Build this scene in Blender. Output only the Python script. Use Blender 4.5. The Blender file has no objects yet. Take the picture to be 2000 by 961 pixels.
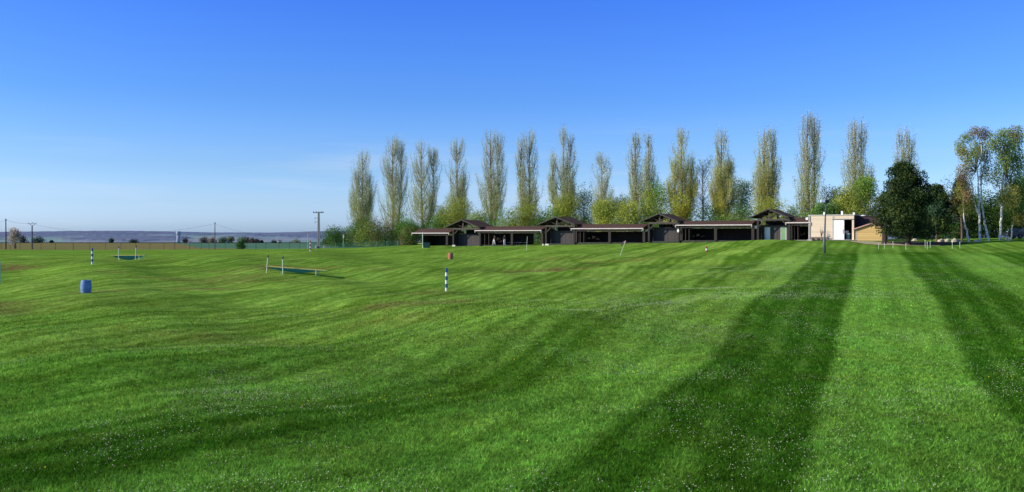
import bpy, math, random
import numpy as np
from mathutils import Vector, Matrix

R = math.radians
rnd = random.Random(7)
rng = np.random.default_rng(7)
S = bpy.context.scene
COL = S.collection

# ------------------------------------------------------------------ camera frame (metres; X across, Y away)
FPX, CX, HY, EYE = 1732.0, 1000.0, 458.0, 4.0
cam = bpy.data.cameras.new('camera')
cam.sensor_width = 36.0
cam.lens = 36.0 * FPX / 2000.0
cam.shift_y = -(480.5 - HY) / 2000.0
cam.clip_start = 0.1
cam.clip_end = 30000
camo = bpy.data.objects.new('camera', cam)
camo.location = (0, 0, EYE)
camo.rotation_euler = (R(90), 0, 0)
COL.objects.link(camo)
S.camera = camo


def at(px, py, Y):
    return np.array([(px - CX) / FPX * Y, Y, EYE - (py - HY) / FPX * Y])


# ------------------------------------------------------------------ light
SUN_AZ, SUN_EL = R(259), R(24)
sd = Vector((math.sin(SUN_AZ) * math.cos(SUN_EL), math.cos(SUN_AZ) * math.cos(SUN_EL), math.sin(SUN_EL)))
sun = bpy.data.lights.new('sun', 'SUN')
sun.energy = 5.0
sun.angle = R(0.5)
sun.color = (1.0, 0.90, 0.75)
suno = bpy.data.objects.new('sun', sun)
suno.rotation_euler = (-sd).to_track_quat('-Z', 'Y').to_euler()
suno.location = (-60, -20, 60)
COL.objects.link(suno)

W = bpy.data.worlds.new('World')
S.world = W
W.use_nodes = True
nt = W.node_tree
bg = nt.nodes['Background']
sky = nt.nodes.new('ShaderNodeTexSky')
sky.sky_type = 'NISHITA'
sky.sun_disc = False
sky.sun_elevation = SUN_EL
sky.sun_rotation = SUN_AZ
tc = nt.nodes.new('ShaderNodeTexCoord')
sep = nt.nodes.new('ShaderNodeSeparateXYZ')
nt.links.new(tc.outputs['Generated'], sep.inputs[0])
ramp = nt.nodes.new('ShaderNodeValToRGB')
els = [(-1, (1.3, 1.95, 3.8)), (1, (1.25, 1.85, 3.6)), (2, (1.08, 1.58, 2.95)), (4.2, (.80, 1.25, 2.25)), (8.5, (.50, 1.0, 2.1)),
       (14.8, (.36, .85, 2.35)), (24, (.40, .80, 1.9)), (45, (.9, 1.0, 1.25))]
cr = ramp.color_ramp
while len(cr.elements) < len(els):
    cr.elements.new(0.5)
for e, (el, c) in zip(cr.elements, els):
    e.position = max(0.0, math.sin(R(el)))
    e.color = (c[0] / 4, c[1] / 4, c[2] / 4, 1)
nt.links.new(sep.outputs['Z'], ramp.inputs[0])
mul = nt.nodes.new('ShaderNodeMix')
mul.data_type = 'RGBA'
mul.blend_type = 'MULTIPLY'
mul.clamp_result = False
mul.inputs[0].default_value = 1
nt.links.new(sky.outputs[0], mul.inputs[6])
nt.links.new(ramp.outputs[0], mul.inputs[7])
# thin cirrus streaks low in the sky
mp = nt.nodes.new('ShaderNodeMapping')
mp.inputs['Scale'].default_value = (2.2, 2.2, 26)
mp.inputs['Rotation'].default_value = (0, R(3), 0)
nt.links.new(tc.outputs['Generated'], mp.inputs[0])
cn = nt.nodes.new('ShaderNodeTexNoise')
cn.inputs['Scale'].default_value = 2.0
cn.inputs['Detail'].default_value = 6
nt.links.new(mp.outputs[0], cn.inputs['Vector'])
cm = nt.nodes.new('ShaderNodeMapRange')
cm.inputs['From Min'].default_value = 0.52
cm.inputs['From Max'].default_value = 0.80
cm.inputs['To Max'].default_value = 0.42
nt.links.new(cn.outputs[0], cm.inputs[0])
cb = nt.nodes.new('ShaderNodeMapRange')
cb.inputs['From Min'].default_value = 0.13
cb.inputs['From Max'].default_value = 0.06
nt.links.new(sep.outputs['Z'], cb.inputs[0])
cmul = nt.nodes.new('ShaderNodeMath')
cmul.operation = 'MULTIPLY'
nt.links.new(cm.outputs[0], cmul.inputs[0])
nt.links.new(cb.outputs[0], cmul.inputs[1])
mixc = nt.nodes.new('ShaderNodeMix')
mixc.data_type = 'RGBA'
mixc.inputs[7].default_value = (1.6, 1.9, 2.35, 1)
nt.links.new(cmul.outputs[0], mixc.inputs[0])
nt.links.new(mul.outputs[2], mixc.inputs[6])
nt.links.new(mixc.outputs[2], bg.inputs[0])
bg.inputs[1].default_value = 0.40      # 0.1 for the sky itself; the tint ramp above is stored divided by four

S.view_settings.view_transform = 'Standard'
S.view_settings.look = 'None'
S.view_settings.exposure = 0

# ------------------------------------------------------------------ materials
MATS = {}


def new_mat(name):
    m = bpy.data.materials.new(name)
    m.use_nodes = True
    m.node_tree.nodes.clear()
    return m, m.node_tree


def N(nt, t, **kw):
    n = nt.nodes.new(t)
    for k, v in kw.items():
        if k.startswith('i_'):
            n.inputs[k[2:].replace('_', ' ')].default_value = v
        else:
            setattr(n, k, v)
    return n


def mat(name, col, rough=0.8, var=0.25, scale=6.0, metal=0.0, bump=0.0, stretch=None, col2=None, spec=0.3):
    """paint/wood/metal with mottled colour: noise in object space mixes two tones"""
    if name in MATS:
        return MATS[name]
    m, t = new_mat(name)
    out = N(t, 'ShaderNodeOutputMaterial')
    p = N(t, 'ShaderNodeBsdfPrincipled')
    p.inputs['Roughness'].default_value = rough
    p.inputs['Metallic'].default_value = metal
    p.inputs['Specular IOR Level'].default_value = spec
    c = N(t, 'ShaderNodeTexCoord')
    mpn = N(t, 'ShaderNodeMapping')
    if stretch:
        mpn.inputs['Scale'].default_value = stretch
    t.links.new(c.outputs['Object'], mpn.inputs[0])
    nz = N(t, 'ShaderNodeTexNoise', i_Scale=scale, i_Detail=5.0)
    t.links.new(mpn.outputs[0], nz.inputs['Vector'])
    mx = N(t, 'ShaderNodeMix', data_type='RGBA')
    c2 = col2 or tuple(x * (1 - var) for x in col)
    mx.inputs[6].default_value = (*[min(1, x * (1 + var * .5)) for x in col], 1)
    mx.inputs[7].default_value = (*c2, 1)
    mr = N(t, 'ShaderNodeMapRange')
    mr.inputs['From Min'].default_value = 0.3
    mr.inputs['From Max'].default_value = 0.7
    t.links.new(nz.outputs[0], mr.inputs[0])
    t.links.new(mr.outputs[0], mx.inputs[0])
    t.links.new(mx.outputs[2], p.inputs['Base Color'])
    if bump:
        b = N(t, 'ShaderNodeBump', i_Strength=bump, i_Distance=0.02)
        t.links.new(nz.outputs[0], b.inputs['Height'])
        t.links.new(b.outputs[0], p.inputs['Normal'])
    t.links.new(p.outputs[0], out.inputs[0])
    MATS[name] = m
    return m


def boards(name, col, gap_col, width, axis, var=0.25, rough=0.8):
    """board cladding: joints and per-board tone along one object axis (0,1,2)"""
    if name in MATS:
        return MATS[name]
    m, t = new_mat(name)
    out = N(t, 'ShaderNodeOutputMaterial')
    p = N(t, 'ShaderNodeBsdfPrincipled')
    p.inputs['Roughness'].default_value = rough
    p.inputs['Specular IOR Level'].default_value = 0.2
    c = N(t, 'ShaderNodeTexCoord')
    s = N(t, 'ShaderNodeSeparateXYZ')
    t.links.new(c.outputs['Object'], s.inputs[0])
    d = N(t, 'ShaderNodeMath', operation='DIVIDE')
    t.links.new(s.outputs[axis], d.inputs[0])
    d.inputs[1].default_value = width
    fl = N(t, 'ShaderNodeMath', operation='FLOOR')
    t.links.new(d.outputs[0], fl.inputs[0])
    fr = N(t, 'ShaderNodeMath', operation='FRACT')
    t.links.new(d.outputs[0], fr.inputs[0])
    wn = N(t, 'ShaderNodeTexWhiteNoise', noise_dimensions='1D')
    t.links.new(fl.outputs[0], wn.inputs['W'])
    nz = N(t, 'ShaderNodeTexNoise', i_Scale=3.0, i_Detail=4.0)
    t.links.new(c.outputs['Object'], nz.inputs['Vector'])
    ad = N(t, 'ShaderNodeMath', operation='ADD')
    t.links.new(wn.outputs[0], ad.inputs[0])
    t.links.new(nz.outputs[0], ad.inputs[1])
    mr = N(t, 'ShaderNodeMapRange')
    mr.inputs['From Min'].default_value = 0.2
    mr.inputs['From Max'].default_value = 1.6
    mr.inputs['To Min'].default_value = 1 - var
    mr.inputs['To Max'].default_value = 1 + var
    t.links.new(ad.outputs[0], mr.inputs[0])
    hs = N(t, 'ShaderNodeHueSaturation')
    hs.inputs['Color'].default_value = (*col, 1)
    t.links.new(mr.outputs[0], hs.inputs['Value'])
    gp = N(t, 'ShaderNodeMath', operation='LESS_THAN')
    t.links.new(fr.outputs[0], gp.inputs[0])
    gp.inputs[1].default_value = 0.10
    mx = N(t, 'ShaderNodeMix', data_type='RGBA')
    t.links.new(gp.outputs[0], mx.inputs[0])
    t.links.new(hs.outputs[0], mx.inputs[6])
    mx.inputs[7].default_value = (*gap_col, 1)
    t.links.new(mx.outputs[2], p.inputs['Base Color'])
    t.links.new(p.outputs[0], out.inputs[0])
    MATS[name] = m
    return m


def leaf_mat(name, trans=0.35):
    if name in MATS:
        return MATS[name]
    m, t = new_mat(name)
    out = N(t, 'ShaderNodeOutputMaterial')
    a = N(t, 'ShaderNodeAttribute', attribute_name='col')
    d = N(t, 'ShaderNodeBsdfDiffuse')
    tr = N(t, 'ShaderNodeBsdfTranslucent')
    mx = N(t, 'ShaderNodeMixShader')
    mx.inputs[0].default_value = trans
    t.links.new(a.outputs['Color'], d.inputs[0])
    t.links.new(a.outputs['Color'], tr.inputs[0])
    t.links.new(d.outputs[0], mx.inputs[1])
    t.links.new(tr.outputs[0], mx.inputs[2])
    t.links.new(mx.outputs[0], out.inputs[0])
    MATS[name] = m
    return m


def birch_bark():
    m, t = new_mat('birch_bark')
    out = N(t, 'ShaderNodeOutputMaterial')
    p = N(t, 'ShaderNodeBsdfPrincipled')
    p.inputs['Roughness'].default_value = 0.8
    c = N(t, 'ShaderNodeTexCoord')
    mpn = N(t, 'ShaderNodeMapping')
    mpn.inputs['Scale'].default_value = (1.5, 1.5, 3.5)
    t.links.new(c.outputs['Object'], mpn.inputs[0])
    nz = N(t, 'ShaderNodeTexNoise', i_Scale=1.6, i_Detail=4.0)
    t.links.new(mpn.outputs[0], nz.inputs['Vector'])
    r = N(t, 'ShaderNodeValToRGB')
    r.color_ramp.elements[0].position = 0.36
    r.color_ramp.elements[0].color = (.05, .04, .035, 1)
    r.color_ramp.elements[1].position = 0.47
    r.color_ramp.elements[1].color = (.72, .68, .60, 1)
    t.links.new(nz.outputs[0], r.inputs[0])
    t.links.new(r.outputs[0], p.inputs['Base Color'])
    t.links.new(p.outputs[0], out.inputs[0])
    return m


LEAF = leaf_mat('leaf', .45)
NEEDLE = leaf_mat('needle', 0.12)
BARK = mat('bark', (.26, .22, .14), 0.9, .5, 2.0)
BARK_DARK = mat('dark_bark', (.06, .045, .032), 0.9, .4, 2.0)
BARK_RED = mat('pine_bark', (.16, .12, .085), 0.9, .4, 2.0)
BIRCH = birch_bark()
TIMBER = boards('dark_stained_board', (.040, .031, .027), (.008, .007, .006), 0.16, 0)
TIMBER_Y = boards('dark_stained_board_side', (.045, .035, .030), (.008, .007, .006), 0.16, 1)
BEAM = mat('dark_timber_beam', (.036, .028, .024), .8, .3, 4)
BEAM_PALE = mat('weathered_timber_beam', (.085, .072, .06), .85, .3, 4)
ROOFM = mat('brown_shingle', (.095, .050, .034), .9, .45, 3.0, stretch=(2, 2, 8))
FASCIA = mat('pale_fascia_paint', (.62, .54, .49), .6, .12, 3)
SLAB = mat('dark_mat_floor', (.05, .06, .035), .9, .3, 2)
TIMBER_BAY = boards('shaded_bay_board', (.016, .013, .012), (.004, .004, .004), 0.16, 0)  # shade inside the bays put into a darker copy of the stained boards
TIMBER_PAV = boards('greyed_board', (.072, .063, .059), (.03, .026, .024), 0.16, 0)
CONC = mat('concrete', (.46, .43, .38), .9, .2, 3)
CONC_LIGHT = mat('pale_concrete', (.60, .56, .49), .9, .15, 3)
WHITE = mat('white_paint', (.80, .79, .76), .5, .06, 3)
STEEL = mat('grey_galvanised_steel', (.10, .125, .13), .5, .2, 5, metal=.2)
DARKMETAL = mat('dark_metal', (.03, .03, .032), .6, .2, 5)


def link(o, parent=None):
    COL.objects.link(o)
    if parent is not None:
        o.parent = parent
    return o


def tag(o, label=None, cat=None, group=None, kind=None):
    if label:
        o['label'] = label
    if cat:
        o['category'] = cat
    if group:
        o['group'] = group
    if kind:
        o['kind'] = kind
    return o


def thing(name, loc, label, cat, group=None, rz=0.0):
    o = bpy.data.objects.new(name, None)
    o.empty_display_size = 0.3
    o.location = tuple(float(v) for v in loc)
    o.rotation_euler = (0, 0, rz)
    COL.objects.link(o)
    return tag(o, label, cat, group)


class MB:
    """collects boxes, tubes, lathes, then links them as ONE mesh object"""

    def __init__(self):
        self.v, self.f = [], []

    def add(self, vs, fs):
        b = len(self.v)
        self.v += [tuple(float(c) for c in p) for p in vs]
        self.f += [tuple(i + b for i in f) for f in fs]

    def box(self, x0, x1, y0, y1, z0, z1):
        self.add([(x0, y0, z0), (x1, y0, z0), (x1, y1, z0), (x0, y1, z0), (x0, y0, z1), (x1, y0, z1), (x1, y1, z1), (x0, y1, z1)],
                 [(0, 3, 2, 1), (4, 5, 6, 7), (0, 1, 5, 4), (1, 2, 6, 5), (2, 3, 7, 6), (3, 0, 4, 7)])
        return self

    def prism(self, poly, y0, y1):
        """polygon in the x-z plane pulled from y0 to y1"""
        n = len(poly)
        self.add([(x, y0, z) for x, z in poly] + [(x, y1, z) for x, z in poly],
                 [tuple(range(n)), tuple(range(2 * n - 1, n - 1, -1))] + [(i, i + n, (i + 1) % n + n, (i + 1) % n) for i in range(n)])
        return self

    def prismx(self, poly, x0, x1):
        n = len(poly)
        self.add([(x0, y, z) for y, z in poly] + [(x1, y, z) for y, z in poly],
                 [tuple(range(n)), tuple(range(2 * n - 1, n - 1, -1))] + [(i, i + n, (i + 1) % n + n, (i + 1) % n) for i in range(n)])
        return self

    def tube(self, pts, rad, n=6, caps=True):
        pts = [Vector(tuple(float(c) for c in p)) for p in pts]
        if not hasattr(rad, '__len__'):
            rad = [rad] * len(pts)
        vs, fs = [], []
        for i, p in enumerate(pts):
            d = (pts[min(i + 1, len(pts) - 1)] - pts[max(i - 1, 0)])
            if d.length < 1e-9:
                d = Vector((0, 0, 1))
            d.normalize()
            a = d.orthogonal() if abs(d.z) < 0.95 else d.cross(Vector((1, 0, 0)))
            a.normalize()
            b = d.cross(a)
            for k in range(n):
                th = 2 * math.pi * k / n
                vs.append(p + (a * math.cos(th) + b * math.sin(th)) * rad[i])
        # keep rings from twisting: same reference axis is good enough for gentle curves
        for i in range(len(pts) - 1):
            for k in range(n):
                fs.append((i * n + k, i * n + (k + 1) % n, (i + 1) * n + (k + 1) % n, (i + 1) * n + k))
        if caps:
            fs.append(tuple(reversed(range(n))))
            fs.append(tuple(range((len(pts) - 1) * n, len(pts) * n)))
        self.add(vs, fs)
        return self

    def lathe(self, prof, n=20, c=(0, 0, 0)):
        vs, fs = [], []
        for r, z in prof:
            for k in range(n):
                th = 2 * math.pi * k / n
                vs.append((c[0] + r * math.cos(th), c[1] + r * math.sin(th), c[2] + z))
        for i in range(len(prof) - 1):
            for k in range(n):
                fs.append((i * n + k, i * n + (k + 1) % n, (i + 1) * n + (k + 1) % n, (i + 1) * n + k))
        fs.append(tuple(reversed(range(n))))
        fs.append(tuple(range((len(prof) - 1) * n, len(prof) * n)))
        self.add(vs, fs)
        return self

    def build(self, name, m, parent=None, smooth=False, bevel=0.0):
        me = bpy.data.meshes.new(name)
        me.from_pydata(self.v, [], self.f)
        me.materials.append(m)
        if smooth:
            me.polygons.foreach_set('use_smooth', [True] * len(me.polygons))
        me.update()
        o = link(bpy.data.objects.new(name, me), parent)
        if bevel:
            b = o.modifiers.new('bevel', 'BEVEL')
            b.width = bevel
            b.segments = 2
            b.limit_method = 'ANGLE'
        return o


def quads_object(name, V, colr, m, parent=None, loc=None):
    """V: (n,4,3) leaf quads with one colour each"""
    n, kk = V.shape[0], V.shape[1]
    me = bpy.data.meshes.new(name)
    me.vertices.add(n * kk)
    me.vertices.foreach_set('co', V.reshape(-1).astype(np.float32))
    me.loops.add(n * kk)
    me.loops.foreach_set('vertex_index', np.arange(n * kk, dtype=np.int32))
    me.polygons.add(n)
    me.polygons.foreach_set('loop_start', np.arange(0, n * kk, kk, dtype=np.int32))
    me.polygons.foreach_set('loop_total', np.full(n, kk, dtype=np.int32))
    at_ = me.attributes.new('col', 'FLOAT_COLOR', 'POINT')
    c = np.ones((n * kk, 4), dtype=np.float32)
    c[:, :3] = np.repeat(colr, kk, axis=0)
    at_.data.foreach_set('color', c.reshape(-1))
    me.materials.append(m)
    me.update(calc_edges=True)
    o = link(bpy.data.objects.new(name, me), parent)
    if loc is not None:
        o.location = loc
    return o


def unit(a):
    return a / np.maximum(np.linalg.norm(a, axis=-1, keepdims=True), 1e-9)


def leaf_quads(P, size, rg, aspect=0.6, axis=None, spread=1.0):
    """quads at P (n,3); long axis near AXIS (n,3) when given"""
    n = len(P)
    d = rg.normal(size=(n, 3))
    if axis is not None:
        d = unit(axis) + d * spread
    d = unit(d)
    e = unit(np.cross(d, rg.normal(size=(n, 3))))
    size = np.broadcast_to(np.asarray(size, float), (n,))[:, None]
    a, b = d * size * .5, e * size * .5 * aspect
    return np.stack([P - a, P + b * 1.0, P + a, P - b * 1.0], axis=1)


# ------------------------------------------------------------------ terrain
LA = R(22)
CTRL = []   # (px, py, depth)
for px, row in {
    -700: [(961, 13.5), (800, 21), (700, 31), (655, 37), (600, 50), (573, 62), (540, 84), (510, 112), (494, 150), (487, 192)],
    0: [(961, 13.5), (800, 21), (700, 31), (657, 37), (604, 50), (575, 62), (534, 84), (507, 112), (493, 150), (487.5, 192)],
    340: [(961, 13.5), (800, 20.8), (700, 30.5), (655, 37), (602, 50), (573, 62), (538, 82), (507, 108), (495, 150), (487.5, 190)],
    680: [(961, 13.5), (800, 20.5), (700, 30), (645, 38), (597, 50), (565, 64), (536, 84), (512, 112), (496, 145), (484.5, 176)],
    1000: [(961, 13.5), (800, 20.2), (700, 29.5), (612, 38), (582, 48), (553, 64), (525, 86), (507, 112), (492, 138), (479, 157)],
    1270: [(961, 13.5), (800, 20), (700, 29), (602, 38), (577, 48), (545, 65), (521, 84), (498, 112), (484, 130), (473, 145)],
    1480: [(961, 13.5), (800, 20), (700, 29), (599, 38), (566, 48), (534, 64), (504, 84), (484, 108), (475, 122), (469.5, 132)],
    1700: [(961, 13.5), (800, 20), (700, 29), (600, 38.5), (562, 48), (527, 64), (496, 85), (488, 95), (478, 109), (470, 123), (467, 140)],
    1850: [(961, 13.5), (800, 20), (698, 29), (599, 38.5), (560, 48), (524, 64), (494, 85), (487, 95), (480, 106), (471.5, 118), (468, 128)],
    1990: [(961, 13.5), (800, 20), (695, 29), (598, 38.5), (558, 48), (521, 64), (493, 84), (483, 95), (474, 107), (468.5, 116), (464, 132)],
    2700: [(961, 13.5), (800, 20), (695, 29), (598, 38.5), (558, 48), (520, 64), (490, 84), (478, 94), (470, 106), (464, 125)],
}.items():
    CTRL += [(px, py, Y) for py, Y in row]
for px in (-700, 0, 500, 1000, 1500, 2000, 2700):
    CTRL += [(px, HY + 2.0 / 2.0 * FPX, 2.0), (px, HY + 3.3 / 6 * FPX, 6.0)]
for px in (-700, 0, 300, 600):
    CTRL += [(px, 480, 300), (px, 474.5, 500), (px, 479, 700)]
for px in (1000, 1300, 1600, 2000, 2700):
    CTRL += [(px, 470, 200), (px, 468, 330), (px, 474.5, 500), (px, 479, 700)]
BASES = [(168, 573, 62), (180, 520, 89), (872, 560, 62), (606, 491, 136), (880, 508, 124), (1380, 493, 110), (1028, 490, 135), (1215, 498, 115),
         (1611, 493, 86), (537, 541, 80), (630, 541, 80), (250, 511, 105), (806, 482.5, 163.5), (908, 481, 160), (1770, 478, 109), (1912, 472, 114), (1957, 469.5, 114), (1800, 487.5, 95)]
CTRL += BASES
_c = np.array(CTRL, float)
_u = (_c[:, 0] - CX) / FPX
_v = np.log(_c[:, 2])
_z = EYE - (_c[:, 1] - HY) / FPX * _c[:, 2]
_P = np.stack([_u * 2.2, _v], 1)


def _K(A, B):
    d2 = ((A[:, None, :] - B[None, :, :]) ** 2).sum(-1)
    return d2 * np.log(d2 + 1e-12) * .5


_n = len(_P)
_A = np.zeros((_n + 3, _n + 3))
_A[:_n, :_n] = _K(_P, _P) + np.eye(_n) * 2e-3
_A[:_n, _n] = 1
_A[:_n, _n + 1:] = _P
_A[_n, :_n] = 1
_A[_n + 1:, :_n] = _P.T
_w = np.linalg.solve(_A, np.concatenate([_z, np.zeros(3)]))


def ground(X, Y):
    X, Y = np.atleast_1d(np.asarray(X, float)), np.atleast_1d(np.asarray(Y, float))
    out = np.empty(len(X))
    for i in range(0, len(X), 20000):
        x, y = X[i:i + 20000], Y[i:i + 20000]
        yc = np.maximum(y, 1.5)
        p = np.stack([np.clip(x / yc, -1.2, 1.2) * 2.2, np.log(yc)], 1)
        out[i:i + 20000] = _K(p, _P) @ _w[:_n] + _w[_n] + p @ _w[_n + 1:]
    f = np.clip((Y - 8) / 12, 0, 1) * np.clip((150 - Y) / 60, 0.0, 1)
    cl = X * math.cos(LA) - Y * math.sin(LA)
    f = f * (.22 + .78 * np.clip((-3 - cl) / 9, 0, 1))
    b = (.085 * np.sin(X * .40 + Y * .19 + 1.1) + .09 * np.sin(X * .19 - Y * .33 + .5) + .06 * np.sin(-X * .26 + Y * .55 + 2.2 + .8 * np.sin(X * .11))
         + .025 * np.sin(X * .9 + Y * .7) + .02 * np.sin(X * .7 - Y * 1.1 + 1.0))
    return out + f * b * 1.7


def gz(x, y):
    return float(ground([x], [y])[0])


def spot(px, Y):
    """the point of the ground at this bearing and distance"""
    x = (px - CX) / FPX * Y
    return np.array([x, Y, gz(x, Y)])


# mowing lanes: parallel to a bearing of 22 degrees, about 3.75 m wide, bending near the camera
LA = R(22)


def lane(X, Y):
    c = X * math.cos(LA) - Y * math.sin(LA)
    c = c + .65 * np.maximum(0, -X - 1) * np.exp(-(Y / 25.0) ** 2)
    fl = np.clip((-c - 7) / 14, 0, 1) * (.15 + .85 * sstep(20, 42, Y))
    c = c + fl * (1.6 * np.sin(Y * .07 + X * .05) + 2.4 * (vnoise(X, Y, 26, 61) - .5)) + .3 * (vnoise(X, Y, 7, 63) - .5)
    return (c + 1.05) / 7.5


def sstep(a, b, x):
    t = np.clip((x - a) / (b - a), 0, 1)
    return t * t * (3 - 2 * t)


def vnoise(X, Y, s, seed=0):
    """smooth value noise in 0..1"""
    x, y = X / s + seed * 17.3, Y / s - seed * 9.1
    xi, yi = np.floor(x), np.floor(y)
    fx, fy = x - xi, y - yi
    fx, fy = fx * fx * (3 - 2 * fx), fy * fy * (3 - 2 * fy)

    def h(a, b):
        q = np.sin(a * 127.1 + b * 311.7 + seed * 74.7) * 43758.5453
        return q - np.floor(q)
    return (h(xi, yi) * (1 - fx) + h(xi + 1, yi) * fx) * (1 - fy) + (h(xi, yi + 1) * (1 - fx) + h(xi + 1, yi + 1) * fx) * fy


def lawn_fields(X, Y):
    """lane phase, lane contrast, dryness (brown), yellowness at a point"""
    s = lane(X, Y)
    c = s * 7.5 - 1.05
    px = X / Y * FPX + CX
    con = .22 + .65 * sstep(-17, -6, c)
    con = con * (.35 + .9 * vnoise(X, Y, 12, 3) * sstep(-4, -9, c) + .62 * sstep(-9, -4, c))
    con = np.minimum(.95, con + .34 * sstep(52, 78, Y) * sstep(-40, -26, c) * (1 - sstep(-9, -6, c)))
    green = sstep(84, 88, Y + 1.5 * np.sin(px * .02)) * sstep(-9, -5, c)
    con = con * (1 - green)
    con = con * (1 - .20 * sstep(26, 14, Y) * sstep(-8, -3, c))
    dry = sstep(.50, .82, vnoise(X, Y, 10, 5) * .55 + vnoise(X * .5, Y, 3.2, 6) * .45) * sstep(30, 50, Y) * sstep(130, 90, Y) * sstep(-12, -26, c)
    yel = .22 + .78 * sstep(15, 48, Y) * sstep(-1, -11, c) * (.5 + .5 * vnoise(X, Y, 7, 8))
    yel = np.maximum(yel, green * .55)
    return s, con, dry, yel


def grid_mesh(name, U, Yv, m, keep=None, zoff=0.0, attrs=True):
    nu, ny = len(U), len(Yv)
    UU, YY = np.meshgrid(U, Yv)
    X, Y = (UU * YY).ravel(), YY.ravel()
    Z = ground(X, Y) + zoff
    idx = np.arange(nu * ny).reshape(ny, nu)
    q = np.stack([idx[:-1, :-1], idx[:-1, 1:], idx[1:, 1:], idx[1:, :-1]], -1).reshape(-1, 4)
    if keep is not None:
        q = q[keep(X[q].mean(1), Y[q].mean(1))]
        used = np.unique(q)
        rm = np.full(nu * ny, -1)
        rm[used] = np.arange(len(used))
        q = rm[q]
        X, Y, Z = X[used], Y[used], Z[used]
    me = bpy.data.meshes.new(name)
    me.vertices.add(len(X))
    me.vertices.foreach_set('co', np.stack([X, Y, Z], 1).reshape(-1).astype(np.float32))
    me.loops.add(len(q) * 4)
    me.loops.foreach_set('vertex_index', q.reshape(-1).astype(np.int32))
    me.polygons.add(len(q))
    me.polygons.foreach_set('loop_start', np.arange(0, len(q) * 4, 4, dtype=np.int32))
    me.polygons.foreach_set('loop_total', np.full(len(q), 4, dtype=np.int32))
    me.polygons.foreach_set('use_smooth', np.ones(len(q), dtype=bool))
    if attrs:
        for nm, arr in zip(('lane', 'con', 'dry', 'yel'), lawn_fields(X, Y)):
            a = me.attributes.new(nm, 'FLOAT', 'POINT')
            a.data.foreach_set('value', arr.astype(np.float32))
    me.materials.append(m)
    me.update(calc_edges=True)
    return link(bpy.data.objects.new(name, me))


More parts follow.
